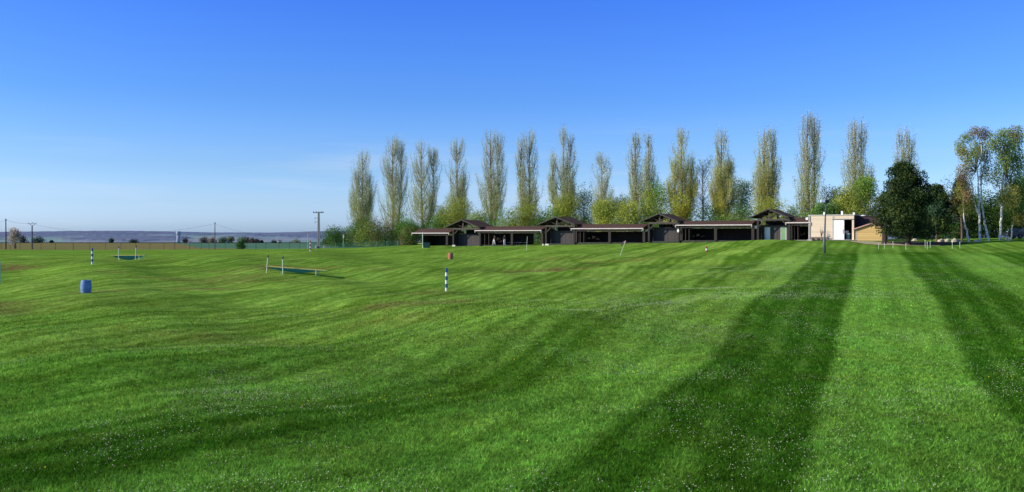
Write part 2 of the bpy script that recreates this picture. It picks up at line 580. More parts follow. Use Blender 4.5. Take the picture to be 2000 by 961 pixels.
def lawn_material(name, blades):
    m, t = new_mat(name)
    L = t.links.new
    out = N(t, 'ShaderNodeOutputMaterial')
    at_ = {k: N(t, 'ShaderNodeAttribute', attribute_name=k) for k in ('lane', 'con', 'dry', 'yel', 'rnd')}
    geo = N(t, 'ShaderNodeNewGeometry')
    n1 = N(t, 'ShaderNodeTexNoise', i_Scale=.45, i_Detail=5.0, i_Roughness=.6)
    n2 = N(t, 'ShaderNodeTexNoise', i_Scale=5.0, i_Detail=6.0, i_Roughness=.75)
    mpn = N(t, 'ShaderNodeMapping')           # drawn out along the lanes
    mpn.inputs['Rotation'].default_value = (0, 0, R(22))
    mpn.inputs['Scale'].default_value = (.9, .045, 1)
    L(geo.outputs['Position'], mpn.inputs[0])
    n3 = N(t, 'ShaderNodeTexNoise', i_Scale=1.0, i_Detail=4.0, i_Roughness=.6)
    L(mpn.outputs[0], n3.inputs['Vector'])
    for n in (n1, n2):
        L(geo.outputs['Position'], n.inputs['Vector'])

    def math_(op, a, b=None, c=None):
        n = N(t, 'ShaderNodeMath', operation=op)
        for i, x in enumerate((a, b, c)):
            if x is None:
                continue
            if isinstance(x, (int, float)):
                n.inputs[i].default_value = x
            else:
                L(x, n.inputs[i])
        return n.outputs[0]

    def rangef(x, a, b, c, d, smooth=False):
        n = N(t, 'ShaderNodeMapRange')
        if smooth:
            n.interpolation_type = 'SMOOTHSTEP'
        for i, v in zip((1, 2, 3, 4), (a, b, c, d)):
            n.inputs[i].default_value = v
        L(x, n.inputs[0])
        return n.outputs[0]

    def mixc(f, a, b):
        n = N(t, 'ShaderNodeMix', data_type='RGBA')
        L(f, n.inputs[0])
        for i, x in ((6, a), (7, b)):
            if isinstance(x, tuple):
                n.inputs[i].default_value = (*x, 1)
            else:
                L(x, n.inputs[i])
        return n.outputs[2]
    s = math_('ADD', at_['lane'].outputs['Fac'], math_('MULTIPLY', math_('SUBTRACT', n1.outputs[0], .5), .05))
    s = math_('ADD', s, math_('MULTIPLY', math_('SUBTRACT', n2.outputs[0], .5), .05))
    sq = rangef(math_('SINE', math_('MULTIPLY', s, 2 * math.pi)), -.22, .22, 0, 1, True)
    fine = rangef(math_('SINE', math_('MULTIPLY', s, 2 * math.pi * 2.7)), -.6, .6, -.5, .5, True)
    fw = rangef(at_['con'].outputs['Fac'], .25, .75, .24, .08)
    # contrast pulls the lanes towards a middle tone
    k = math_('ADD', .5, math_('MULTIPLY', math_('SUBTRACT', sq, .5), at_['con'].outputs['Fac']))
    k = math_('ADD', k, math_('MULTIPLY', fine, fw))
    streak = math_('MULTIPLY', math_('SINE', math_('MULTIPLY', s, 2 * math.pi * 6.5)), rangef(n3.outputs[0], .35, .65, .04, .32))
    k = math_('ADD', k, streak)
    # narrow wheel lines and uneven cutting along the lanes
    k = math_('ADD', k, math_('MULTIPLY', math_('SUBTRACT', n3.outputs[0], .5), .85))
    k = math_('ADD', k, math_('MULTIPLY', math_('SUBTRACT', n1.outputs[0], .5), .30))
    k = rangef(k, 0.0, 1.0, 0, 1)
    light = mixc(at_['yel'].outputs['Fac'], LIGHT_G, LIGHT_Y)
    dark = mixc(at_['yel'].outputs['Fac'], DARK_G, DARK_Y)
    c = mixc(k, dark, light)
    dry = math_('MULTIPLY', at_['dry'].outputs['Fac'], rangef(n3.outputs[0], .3, .65, .15, 1))
    c = mixc(dry, c, (.19, .13, .05))
    v = rangef(n2.outputs[0], .3, .7, .49, 1.33)
    n5 = N(t, 'ShaderNodeTexNoise', i_Scale=1.5, i_Detail=5.0, i_Roughness=.72)
    L(geo.outputs['Position'], n5.inputs['Vector'])
    v = math_('MULTIPLY', v, rangef(n5.outputs[0], .3, .7, .70, 1.30))
    n6 = N(t, 'ShaderNodeTexNoise', i_Scale=.10, i_Detail=4.0, i_Roughness=.6)
    L(geo.outputs['Position'], n6.inputs['Vector'])
    v = math_('MULTIPLY', v, rangef(n6.outputs[0], .3, .7, .78, 1.22))
    if blades:
        v = math_('MULTIPLY', v, rangef(at_['rnd'].outputs['Fac'], 0, 1, .55, 1.95))
    hs = N(t, 'ShaderNodeHueSaturation', i_Saturation=.99)
    L(c, hs.inputs['Color'])
    L(v, hs.inputs['Value'])
    hue = math_('ADD', .489, math_('MULTIPLY', math_('SUBTRACT', n1.outputs[0], .5), .05))
    L(hue, hs.inputs['Hue'])
    if blades:
        d = N(t, 'ShaderNodeBsdfDiffuse')
        tr = N(t, 'ShaderNodeBsdfTranslucent')
        mx = N(t, 'ShaderNodeMixShader')
        mx.inputs[0].default_value = .4
        L(hs.outputs[0], d.inputs[0])
        L(hs.outputs[0], tr.inputs[0])
        L(d.outputs[0], mx.inputs[1])
        L(tr.outputs[0], mx.inputs[2])
        L(mx.outputs[0], out.inputs[0])
    else:
        p = N(t, 'ShaderNodeBsdfDiffuse')
        L(hs.outputs[0], p.inputs[0])
        b = N(t, 'ShaderNodeBump', i_Strength=.6, i_Distance=.05)
        n4 = N(t, 'ShaderNodeTexNoise', i_Scale=9.0, i_Detail=6.0, i_Roughness=.8)
        L(geo.outputs['Position'], n4.inputs['Vector'])
        L(n4.outputs[0], b.inputs['Height'])
        L(b.outputs[0], p.inputs['Normal'])
        L(p.outputs[0], out.inputs[0])
    return m


LIGHT_G, LIGHT_Y = (.122, .335, .036), (.250, .440, .062)
DARK_G, DARK_Y = (.024, .122, .006), (.092, .222, .018)
LAWN = lawn_material('mown_grass', False)


def field_mat(name, c1, c2, sx, sy):
    m, t = new_mat(name)
    out = N(t, 'ShaderNodeOutputMaterial')
    d = N(t, 'ShaderNodeBsdfDiffuse')
    g = N(t, 'ShaderNodeNewGeometry')
    mpn = N(t, 'ShaderNodeMapping')
    mpn.inputs['Scale'].default_value = (sx, sy, 1)
    t.links.new(g.outputs['Position'], mpn.inputs[0])
    nz = N(t, 'ShaderNodeTexNoise', i_Scale=1.0, i_Detail=5.0)
    t.links.new(mpn.outputs[0], nz.inputs['Vector'])
    r = N(t, 'ShaderNodeMapRange')
    r.inputs[1].default_value = .35
    r.inputs[2].default_value = .65
    t.links.new(nz.outputs[0], r.inputs[0])
    mx = N(t, 'ShaderNodeMix', data_type='RGBA')
    mx.inputs[6].default_value = (*c1, 1)
    mx.inputs[7].default_value = (*c2, 1)
    t.links.new(r.outputs[0], mx.inputs[0])
    t.links.new(mx.outputs[2], d.inputs[0])
    t.links.new(d.outputs[0], out.inputs[0])
    return m


def lawn_end(X, Y):
    px = X / Y * FPX + CX
    return np.where(px < 640, 192 - 14 * sstep(350, 640, px), 178 - 0 * px) + 0 * Y


def brown_end(X, Y):
    """the ploughed strip narrows to nothing towards the concrete pole"""
    px = X / Y * FPX + CX
    return 420 - 190 * sstep(330, 400, px) - 60 * sstep(400, 560, px)


U = np.concatenate([np.linspace(-1.2, -.66, 60)[:-1], np.linspace(-.66, .66, 700), np.linspace(.66, 1.2, 60)[1:]])
YV = np.concatenate([np.geomspace(1.5, 12, 40)[:-1], np.geomspace(12, 210, 520)[:-1], np.geomspace(210, 720, 70)])
lawn = tag(grid_mesh('lawn', U, YV, LAWN, lambda X, Y: Y < lawn_end(X, Y)), kind='structure')
UF, YF = U[::3], np.geomspace(165, 720, 160)
tag(grid_mesh('ploughed_field', UF, YF, field_mat('ploughed_earth', (.25, .185, .085), (.19, .20, .065), .012, .05),
              lambda X, Y: (Y >= lawn_end(X, Y) - 3) & (Y < brown_end(X, Y)), zoff=-.05, attrs=False), kind='structure')
tag(grid_mesh('crop_field', UF, YF, field_mat('young_crop', (.085, .19, .115), (.11, .22, .13), .01, .05),
              lambda X, Y: (Y >= brown_end(X, Y) - 6), zoff=-.12, attrs=False), kind='structure')


# distant valley and wooded hills
def hills():
    ys = np.concatenate([np.linspace(560, 2500, 30)[:-1], np.linspace(2500, 5600, 150)])
    us = np.linspace(-1.2, 1.2, 500)
    UU, YY = np.meshgrid(us, ys)
    X, Y = (UU * YY).ravel(), YY.ravel()
    prof = np.interp(Y, [560, 700, 1500, 2500, 3300, 4400, 5000, 5600], [-5, -16, -52, -34, -20, 1, 4, 4])
    roll = (vnoise(X, Y, 900, 2) - .5) * 9 * sstep(2300, 3200, Y) + (vnoise(X, Y, 320, 4) - .5) * 5 * sstep(2300, 3200, Y)
    px = X / Y * FPX + CX
    wood = sstep(.33, .52, vnoise(X, Y * .8, 420, 11) * .6 + vnoise(X, Y, 150, 12) * .4 + .45 * sstep(3600, 4300, Y) - .16 * sstep(230, 420, px))
    roll = roll + (vnoise(X, Y, 700, 51) - .4) * 14 * sstep(3600, 4600, Y)
    Z = EYE + prof + roll + wood * (6 + rng.random(len(X)) * 3) * sstep(2400, 2700, Y)
    idx = np.arange(len(X)).reshape(UU.shape)
    q = np.stack([idx[:-1, :-1], idx[:-1, 1:], idx[1:, 1:], idx[1:, :-1]], -1).reshape(-1, 4)
    me = bpy.data.meshes.new('hills')
    me.from_pydata(np.stack([X, Y, Z], 1).tolist(), [], q.tolist())
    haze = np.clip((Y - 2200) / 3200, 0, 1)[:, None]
    dark = np.array([[.150, .195, .275]]) * (.85 + .3 * rng.random((len(X), 1)))
    warm = np.array([[.20, .205, .27]]) * (.8 + .4 * rng.random((len(X), 1)))
    wm = sstep(.45, .65, vnoise(X, Y, 260, 21))[:, None]
    forest = dark * (1 - wm * .6) + warm * wm * .6
    field = np.where(vnoise(X, Y, 300, 31)[:, None] > .5, [[.22, .33, .30]], [[.28, .32, .34]])
    c = forest * wood[:, None] + field * (1 - wood[:, None])
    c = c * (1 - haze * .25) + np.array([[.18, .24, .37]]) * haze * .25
    a = me.attributes.new('col', 'FLOAT_COLOR', 'POINT')
    cc = np.ones((len(X), 4), np.float32)
    cc[:, :3] = c
    a.data.foreach_set('color', cc.reshape(-1))
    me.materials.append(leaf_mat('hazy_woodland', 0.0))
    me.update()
    tag(link(bpy.data.objects.new('hills', me)), kind='structure')


hills()

# grass blades near the camera: what nobody could count
BLADE = lawn_material('grass_blade', True)


def blades():
    n = 540000
    # density falls with distance
    Yb = 11.0 + (rng.random(n) ** 1.9) * 55
    ub = rng.uniform(-.85, .85, n)
    # even out across bearing
    Xb = ub * Yb
    Zb = ground(Xb, Yb)
    h = rng.uniform(.03, .075, n) * (1 + .012 * Yb) * np.clip((68 - Yb) / 40, .05, 1)
    w = .0045 + .00042 * Yb
    th = rng.uniform(0, 2 * math.pi, n)
    lean = rng.normal(size=(n, 2)) * h[:, None] * .75
    wx, wy = np.cos(th) * w, np.sin(th) * w
    V = np.empty((n, 3, 3))
    V[:, 0] = np.stack([Xb - wx, Yb - wy, Zb - .01], 1)
    V[:, 1] = np.stack([Xb + wx, Yb + wy, Zb - .01], 1)
    V[:, 2] = np.stack([Xb + lean[:, 0], Yb + lean[:, 1], Zb + h], 1)
    o = quads_object('grass', V, np.ones((n, 3)), BLADE)
    me = o.data
    for nm, arr in zip(('lane', 'con', 'dry', 'yel'), lawn_fields(Xb, Yb)):
        a = me.attributes.new(nm, 'FLOAT', 'POINT')
        a.data.foreach_set('value', np.repeat(arr, 3).astype(np.float32))
    a = me.attributes.new('rnd', 'FLOAT', 'POINT')
    a.data.foreach_set('value', np.repeat(rng.random(n), 3).astype(np.float32))
    tag(o, kind='stuff')


blades()


def flowers(name, n, size, colr, patchy, seed, zmax):
    Yb = 12.0 + (rng.random(n * 6) ** .95) * (zmax - 12)
    Xb = rng.uniform(-.64, .64, n * 6) * Yb
    c = lane(Xb, Yb) * 7.5 - 1.05
    d = sstep(.44, .80, vnoise(Xb, Yb, 3.2, seed) * .55 + vnoise(Xb, Yb, .9, seed + 1) * .45)
    d = d * (.35 + .65 * sstep(.35, .65, vnoise(Xb, Yb, 11, seed + 2)))
    d = d * (.25 + .75 * np.exp(-((c + 9) / 9) ** 2)) + .02
    d = d * (.30 + .70 * sstep(15, 27, Yb))
    k = rng.random(n * 6) < d * patchy
    Xb, Yb = Xb[k][:n], Yb[k][:n]
    m = len(Xb)
    Zb = ground(Xb, Yb) + rng.uniform(.035, .075, m) + .0006 * Yb
    P = np.stack([Xb, Yb, Zb], 1)
    nrm = unit(np.stack([rng.normal(-.25, .45, m), rng.normal(-.35, .45, m), np.ones(m)], 1))
    a = unit(np.cross(nrm, np.array([[0, 1, .2]])))
    b = np.cross(nrm, a)
    r = size * rng.uniform(.7, 1.15, m)[:, None]
    V = np.stack([P + (a * math.cos(t) + b * math.sin(t)) * r for t in (0, 1.047, 2.094, 3.1416, 4.189, 5.236)], 1)
    tag(quads_object(name, V, np.array([colr]) * rng.uniform(.8, 1.05, (m, 1)), leaf_mat('petal', .3)), kind='stuff')


flowers('daisies', 80000, .0088, (.70, .68, .50), 1.15, 41, 80)
flowers('dandelions', 900, .017, (.78, .68, .03), .35, 51, 45)

# ------------------------------------------------------------------ trees


def shade(colr, n, rg, v=.25):
    c = np.array([colr]) * rg.uniform(1 - v, 1 + v, (n, 1))
    c = c * (1 + rg.normal(0, .06, (n, 3)))
    return np.clip(c, .004, .9)


def poplar(base, H, spires, label, seed, dens=1.0, low=(.26, .27, .05), high=(.36, .40, .21), lowh=.42):
    """Lombardy poplar: SPIRES = (lateral offset, height fraction, half-width) of each upright head"""
    rg = np.random.default_rng(seed)
    t = thing('poplar_tree', base, label, 'tree', 'row of tall narrow poplars')
    wood, twigs = MB(), []
    Pl, Ax, Hh = [], [], []
    full = max(abs(d) + w_ for d, _, w_ in spires)
    for si, (dx, hf, hw) in enumerate(spires):
        h = H * hf
        dy = rg.uniform(-.4, .4)
        split = 0.10 if si else 0.0
        b0 = np.array([dx * .15, 0, H * split * .5])
        n = 10
        zz = np.linspace(0, 1, n)
        tr = np.stack([b0[0] + (dx - b0[0]) * np.minimum(1, zz * 2.2) ** .8 + .07 * np.sin(zz * 6 + si), dy * zz, b0[2] + (h - b0[2]) * zz], 1)
        wood.tube(tr, list(.27 * hf * (1 - zz) ** .8 * (1 if not si else .75) + .02), 7, caps=False)
        nb = int(40 * dens * (.6 + hw / 3.0))
        nfill = 46 if si == 0 else 0
        for k in range(nb + nfill):
            t0 = rg.uniform(.05, .86) ** .9
            az = rg.uniform(0, 2 * math.pi)
            env = hw * (np.interp(t0 + .12, [0, .15, .35, .7, .92, 1.1], [.7, 1.0, 1.12, .90, .56, .26])) * rg.uniform(.45, 1.12)
            if k >= nb:        # outer boughs that round out the lower half
                t0 = rg.uniform(.03, .60)
                env = full * rg.uniform(.35, 1.0) * np.interp(t0, [.03, .2, .4, .6], [.85, 1, .9, .55])
            L = h * rg.uniform(.16, .30) * (1.15 - .5 * t0)
            L = min(L, h * rg.uniform(.95, .995) - h * t0)
            p0 = np.array([np.interp(t0, zz, tr[:, 0]), np.interp(t0, zz, tr[:, 1]), np.interp(t0, zz, tr[:, 2])])
            out = np.array([math.cos(az), math.sin(az), 0]) * env
            s = np.linspace(0, 1, 6)
            pts = p0 + out * (1 - (1 - s[:, None]) ** 2.2) + np.array([0, 0, 1]) * (L * s[:, None] ** 1.15)
            pts += rg.normal(0, .06, pts.shape)
            wood.tube(pts, list(.055 * (1 - s) + .012), 3, caps=False)
            m = int(185 * dens * rg.uniform(.5, 1.4) * (1.35 if p0[2] / H < lowh else .9))
            q = rg.uniform(.12, 1.06, m)
            lp = np.stack([np.interp(q, s, pts[:, i]) for i in range(3)], 1)
            lp = lp + rg.normal(0, 1, (m, 3)) * np.array([.22, .22, .50]) + np.array([0, 0, .12])
            Pl.append(lp)
            Ax.append(np.tile(unit(pts[-1] - pts[0]), (m, 1)))
    P = np.concatenate(Pl)
    A = np.concatenate(Ax)
    hfr = P[:, 2] / H
    k = rg.random(len(P)) < np.interp(hfr, [0, .1, .45, .8, 1.0], [.6, 1.0, .92, .88, .85])
    P, A, hfr = P[k], A[k], hfr[k]
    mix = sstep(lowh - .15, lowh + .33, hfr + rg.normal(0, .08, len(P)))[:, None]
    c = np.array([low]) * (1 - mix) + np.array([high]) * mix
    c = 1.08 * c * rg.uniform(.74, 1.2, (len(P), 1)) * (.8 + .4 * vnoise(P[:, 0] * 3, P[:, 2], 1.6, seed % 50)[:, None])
    grey = rg.random(len(P)) < .22 * mix[:, 0]
    c[grey] = np.array([.40, .38, .30]) * rg.uniform(.6, 1.2, (grey.sum(), 1))
    V = leaf_quads(P, rg.uniform(.09, .20, len(P)), rg, .55, A, .5)
    wood.build('trunk', BARK, t)
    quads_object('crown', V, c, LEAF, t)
    return t


def crown_leaves(lobes, n, size, cols, rg, asp=.65, inner=.35, down=0.0):
    """leaves through the volume of ellipsoid lobes (cx,cy,cz,rx,ry,rz), mostly near their skin; per-lobe tone"""
    w = np.array([l[3] * l[4] * l[5] for l in lobes]) ** .7
    pick = rg.choice(len(lobes), n, p=w / w.sum())
    Lb = np.array(lobes)[pick]
    d = unit(rg.normal(size=(n, 3)))
    r = inner + (1.08 - inner) * rg.random(n) ** .55
    P = Lb[:, :3] + d * Lb[:, 3:6] * r[:, None] + rg.normal(0, size * .5, (n, 3))
    tone = rg.uniform(.62, 1.40, len(lobes))[pick]  # lit clumps and dark gaps put into the lobe colours
    ci = rg.integers(0, len(cols), len(lobes))[pick]
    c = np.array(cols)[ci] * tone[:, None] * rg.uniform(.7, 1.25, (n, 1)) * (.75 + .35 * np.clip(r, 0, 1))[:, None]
    ax = None
    if down:
        ax = np.tile(np.array([[0, 0, -1.0]]), (n, 1)) + d * .3
    V = leaf_quads(P, rg.uniform(.7, 1.4, n) * size, rg, asp, ax, 1.0 if ax is None else .6)
    return V, c


def bush(base, H, Wd, cols, label, seed, n=2600, size=.30, group=None, name='bush', cat='bush', sparse=1.0, trunk=BARK, low=.0):
    rg = np.random.default_rng(seed)
    t = thing(name, base, label, cat, group)
    lobes = []
    nl = int(7 + 2 * H)
    for k in range(nl):
        z = H * (low + (1 - low) * rg.uniform(.12, .86))
        rr = Wd * .5 * np.interp((z / H - low) / max(.05, 1 - low), [0, .25, .6, 1], [.75, 1.0, .8, .35])
        a = rg.uniform(0, 2 * math.pi)
        q = rr * rg.uniform(.1, .85)
        s = max(.4, Wd * rg.uniform(.16, .29))
        lobes.append((q * math.cos(a), q * math.sin(a) * .8, z, s, s, s * rg.uniform(.7, 1.3)))
    w = MB()
    for k in range(5 + int(H)):
        l = lobes[k % nl]
        e = np.array(l[:3])
        s = np.linspace(0, 1, 5)[:, None]
        b0 = np.array([rg.normal(0, .12 * Wd / 3), rg.normal(0, .1), 0])
        pts = b0 + (e - b0) * s + np.array([0, 0, 1]) * (np.sin(s * math.pi) * .1 * H) + rg.normal(0, .04, (5, 3)) * s
        w.tube(pts, [.06 + .01 * H, .05 + .006 * H, .04, .03, .015], 4, caps=False)
    w.build('stem' if H < 6 else 'trunk', trunk, t)
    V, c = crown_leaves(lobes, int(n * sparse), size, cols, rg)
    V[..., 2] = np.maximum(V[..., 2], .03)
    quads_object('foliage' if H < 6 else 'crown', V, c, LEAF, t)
    return t


# poplar row, standing in line behind the building
RD = np.array([.851, -.525])
BACK = np.array([.525, .851])


def on_line(px, off):
    """where the bearing of px meets the line parallel to the building, OFF metres behind its front"""
    p0 = np.array([-8.5, 160.0]) + BACK * off
    k = (px - CX) / FPX
    t = (k * p0[1] - p0[0]) / (RD[0] - k * RD[1])
    return p0 + RD * t


def base_on(px, off):
    p = on_line(px, off)
    return np.array([p[0], p[1], gz(p[0], p[1])])


POP = [  # px of trunk, top y, spires (px offset, top y, half width px), label tail
    (708, 292, [(0, 292, 22), (-14, 330, 12), (16, 340, 12)], 'shortest of the poplars beyond the fence corner, at the far end of the row'),
    (767, 265, [(0, 265, 22), (20, 276, 14)], 'broad full poplar over the brown hedge, second from the far end of the row'),
    (826, 273, [(-3, 273, 20), (24, 288, 14)], 'poplar with two blunt heads over the low shed end of the range building'),
    (893, 268, [(0, 268, 19), (14, 345, 10)], 'slim poplar with a narrow pointed tip rising above the first gable'),
    (961, 253, [(-3, 253, 22), (14, 260, 16)], 'tall dense poplar behind the bay with the two golfers'),
    (1031, 254, [(4, 254, 19), (-16, 266, 11)], 'twin-headed poplar just beyond the second gable, with a thin lower side head'),
    (1100, 250, [(1, 250, 20), (16, 262, 12), (-25, 299, 9)], 'poplar with a low side spire, standing behind the second gable'),
    (1176, 299, [(0, 299, 20)], 'lowest poplar of the row, behind the longest open bay'),
    (1242, 257, [(0, 257, 18)], 'slender poplar, one of a close pair before the third gable'),
    (1269, 260, [(-2, 260, 14)], 'thinnest poplar, pressed close beside its taller twin by the third gable'),
    (1332, 249, [(0, 249, 20), (20, 305, 13), (-16, 310, 12)], 'yellowish poplar with stepped shoulders behind the third gable'),
    (1411, 251, [(-2, 251, 17), (14, 315, 18), (-12, 330, 12)], 'poplar with a narrow head over a wide lower half, beside a bare tree'),
    (1498, 250, [(-7, 250, 18), (13, 251, 15)], 'poplar split into two equal heads above the fourth gable'),
    (1582, 217, [(-7, 217, 18), (12, 227, 16)], 'tallest poplar, pale and thin, above the clad cabin edge'),
    (1675, 230, [(-6, 233, 18), (10, 230, 19)], 'wide flat-topped poplar above the shed roof'),
    (1768, 247, [(-6, 249, 16), (10, 255, 16)], 'pale poplar rising out of the top of the big round conifer'),
]
for i, (px, top, sp, lab) in enumerate(POP):
    off = 15.0 if px < 1700 else 17.0
    b = base_on(px, off)
    sc = b[1] / FPX
    H = EYE - (top - HY) * sc - b[2]
    spires = [(dx * sc * .85, (EYE - (ty - HY) * sc - b[2]) / H, hw * sc * 1.22) for dx, ty, hw in sp]
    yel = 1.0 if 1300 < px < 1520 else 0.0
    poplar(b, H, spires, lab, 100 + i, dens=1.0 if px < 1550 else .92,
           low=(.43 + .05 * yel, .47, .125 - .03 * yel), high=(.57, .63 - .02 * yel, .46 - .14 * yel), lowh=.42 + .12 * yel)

G_MID, G_DARK, G_YEL = (.17, .32, .06), (.08, .17, .035), (.43, .47, .08)
G_OLIVE, G_GREY, G_BROWN, G_PALE = (.33, .39, .08), (.36, .43, .28), (.30, .24, .10), (.32, .45, .16)
BUSHES = [  # px, top y, width px, colours, off, sparse, label
    (664, 449, 46, [G_DARK, G_MID, G_DARK], 12, 1.1, 'dark green bush at the outer end of the hedge, beyond the green corner post'),
    (692, 436, 52, [G_OLIVE, G_MID, G_DARK], 13, 1.0, 'olive green bush behind the green corner post'),
    (726, 440, 56, [G_BROWN, G_OLIVE, G_DARK], 11, 1.0, 'brownish hedge bush between the first two poplars'),
    (757, 436, 54, [G_DARK, G_BROWN, G_MID], 12, 1.0, 'dark mixed bush at the foot of the second poplar'),
    (788, 432, 52, [G_DARK, G_DARK, G_MID], 11, 1.1, 'dark green bush just before the third poplar'),
    (806, 444, 46, [G_BROWN, G_DARK], 9, 1.0, 'rusty brown bush against the open end of the range building'),
    (848, 424, 52, [G_MID, G_DARK], 11, 1.0, 'rounded green bush over the roof of the short end bay'),
    (867, 404, 34, [G_OLIVE, G_MID], 17, .8, 'upright olive bush between the third and fourth poplars'),
    (893, 400, 62, [G_YEL, G_OLIVE], 12, .9, 'tall yellow-green bush behind the first gable'),
    (938, 418, 44, [G_MID, G_OLIVE], 12, .9, 'green bush beyond the back eave of the first gable'),
    (990, 417, 56, [G_MID, G_OLIVE], 11, 1.0, 'green bush over the roof of the golfers bay'),
    (1022, 404, 56, [G_YEL, G_OLIVE], 12, .9, 'yellow bush around the foot of the twin-headed poplar'),
    (1062, 413, 46, [G_DARK, G_MID], 11, 1.0, 'dark bush behind the outer slope of the second gable'),
    (1104, 392, 56, [G_OLIVE, G_YEL], 13, .85, 'olive bush around the foot of the poplar with the low side spire'),
    (1142, 376, 54, [G_GREY, G_MID], 19, .75, 'grey-green leafing tree between the second gable and the lowest poplar'),
    (1172, 398, 54, [G_YEL, G_OLIVE], 12, .9, 'bright yellow-green bush round the lowest poplar'),
    (1208, 392, 46, [G_GREY, G_MID], 18, .75, 'hazy grey-green tree past the lowest poplar'),
    (1236, 402, 58, [G_YEL, G_OLIVE], 12, .9, 'yellow-green bush at the foot of the close pair of poplars'),
    (1284, 368, 56, [G_YEL, G_MID], 14, .8, 'tall yellow-green bush over the third gable'),
    (1322, 384, 44, [G_YEL, (.52, .44, .07)], 13, .8, 'orange-tinged bush beside the stepped yellowish poplar'),
    (1388, 410, 60, [G_MID, G_DARK], 13, .9, 'green bush under the bare tree'),
    (1448, 352, 44, [G_GREY, G_MID], 20, .6, 'loose grey-green tree between the wide poplar and the fourth gable'),
    (1440, 416, 58, [G_MID, G_OLIVE], 11, .9, 'low green bush over the roof beside the fourth gable'),
    (1500, 396, 62, [G_YEL, G_OLIVE], 12, .9, 'yellow-green bush directly behind the fourth gable'),
    (1546, 408, 36, [G_PALE, G_GREY], 14, .55, 'thin pale bush in the sky gap after the fourth gable'),
    (1572, 412, 40, [G_MID, G_PALE], 12, .7, 'small green bush above the last short roof'),
    (1626, 368, 50, [G_GREY, (.19, .17, .11)], 18, .6, 'half-bare greyish tree behind the lamp post'),
    (1614, 405, 48, [G_MID, G_DARK], 11, .8, 'low dark bush above the cabin roof'),
    (1654, 372, 44, [G_OLIVE, G_YEL], 13, .9, 'olive bush above the white door of the cabin'),
    (1694, 350, 50, [G_OLIVE, G_MID], 12, .85, 'olive-green bush between the shed and the big conifer'),
]
for i, (px, top, wd, cols, off, spz, lab) in enumerate(BUSHES):
    b = base_on(px, off)
    sc = b[1] / FPX
    H = EYE - (top - HY) * sc - b[2]
    is_tree = H > 7.5
    H *= 1.10
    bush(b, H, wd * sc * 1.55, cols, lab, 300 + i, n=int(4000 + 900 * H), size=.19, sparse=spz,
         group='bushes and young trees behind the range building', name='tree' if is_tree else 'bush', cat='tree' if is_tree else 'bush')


def bare_tree(base, H, Wd, label, seed):
    rg = np.random.default_rng(seed)
    t = thing('bare_tree', base, label, 'tree')
    w = MB()
    w.tube([(0, 0, 0), (.1, 0, H * .4), (0, 0, H * .75), (.1, 0, H)], [.16, .11, .06, .02], 6)
    tips = []
    for k in range(46):
        z0 = H * rg.uniform(.2, .85)
        az = rg.uniform(0, 6.28)
        L = Wd * .5 * rg.uniform(.5, 1.0) * np.interp(z0 / H, [.2, .5, 1], [.9, 1, .5])
        e = np.array([math.cos(az) * L, math.sin(az) * L, z0 + H * rg.uniform(.08, .2)])
        p0 = np.array([.05, 0, z0])
        mid = (p0 + e) / 2 + np.array([0, 0, .3])
        w.tube([p0, mid, e], [.04, .025, .01], 3, caps=False)
        for j in range(6):
            q = p0 + (e - p0) * rg.uniform(.4, 1)
            e2 = q + np.array([rg.normal(0, .4), rg.normal(0, .4), rg.uniform(.3, 1.0)])
            w.tube([q, e2], [.02, .008], 3, caps=False)
            tips.append(e2)
    w.build('trunk', BARK, t)
    P = np.repeat(np.array(tips), 4, 0) + rg.normal(0, .3, (len(tips) * 4, 3))
    quads_object('foliage', leaf_quads(P, rg.uniform(.14, .26, len(P)), rg), shade((.16, .16, .11), len(P), rg, .3), LEAF, t)


b = base_on(1372, 19)
bare_tree(b, EYE - (312 - HY) * b[1] / FPX - b[2], 44 * b[1] / FPX, 'almost bare thin tree standing between two poplars beyond the third gable', 61)


def conifer(base, H, Wd, label, seed, trunks, cols, n=9000, low=.12, prof=None, size=.30, name='conifer_tree', bare_branches=0):
    rg = np.random.default_rng(seed)
    t = thing(name, base, label, 'tree')
    prof = prof or ([0, .15, .35, .6, .85, 1], [.75, .98, 1.0, .80, .45, .08])
    lobes = []
    for k in range(int(60 * Wd / 6)):
        f = rg.random() ** .8
        z = H * (low + (1 - low) * f)
        rr = Wd * .5 * np.interp(f, *prof)
        a = rg.uniform(0, 2 * math.pi)
        q = rr * rg.uniform(.45, .92)
        s = rg.uniform(.5, .95) * Wd / 7.5
        lobes.append((q * math.cos(a), q * math.sin(a), z, s * 1.1, s * 1.1, s * .8))
    for f in np.linspace(.1, .92, 7):
        rr = Wd * .5 * np.interp(f, *prof) * .6
        lobes.append((0, 0, H * (low + (1 - low) * f), rr, rr, H * .12))
    V, c = crown_leaves(lobes, int(n * 1.7), size, cols, rg, asp=.5, inner=.4)
    quads_object('crown', V, c, NEEDLE, t)
    for (dx, dy, rad) in trunks:
        w = MB()
        w.tube([(dx, dy, -.1), (dx * .95, dy, H * .2), (dx * .6, dy * .6, H * .55), (dx * .1, 0, H * .93)], [rad, rad * .85, rad * .55, .03], 8)
        if bare_branches:
            for k in range(bare_branches):
                z0 = H * rg.uniform(.1, .6)
                a = rg.uniform(0, 6.28)
                L = Wd * .5 * rg.uniform(.5, 1)
                w.tube([(dx * .9, dy, z0), (dx + math.cos(a) * L * .6, math.sin(a) * L * .6, z0 + .15), (dx + math.cos(a) * L, math.sin(a) * L, z0 - .1)], [.028, .02, .008], 3, caps=False)
        w.build('trunk', BARK_RED if rad < .22 else BARK_DARK, t)
    return t


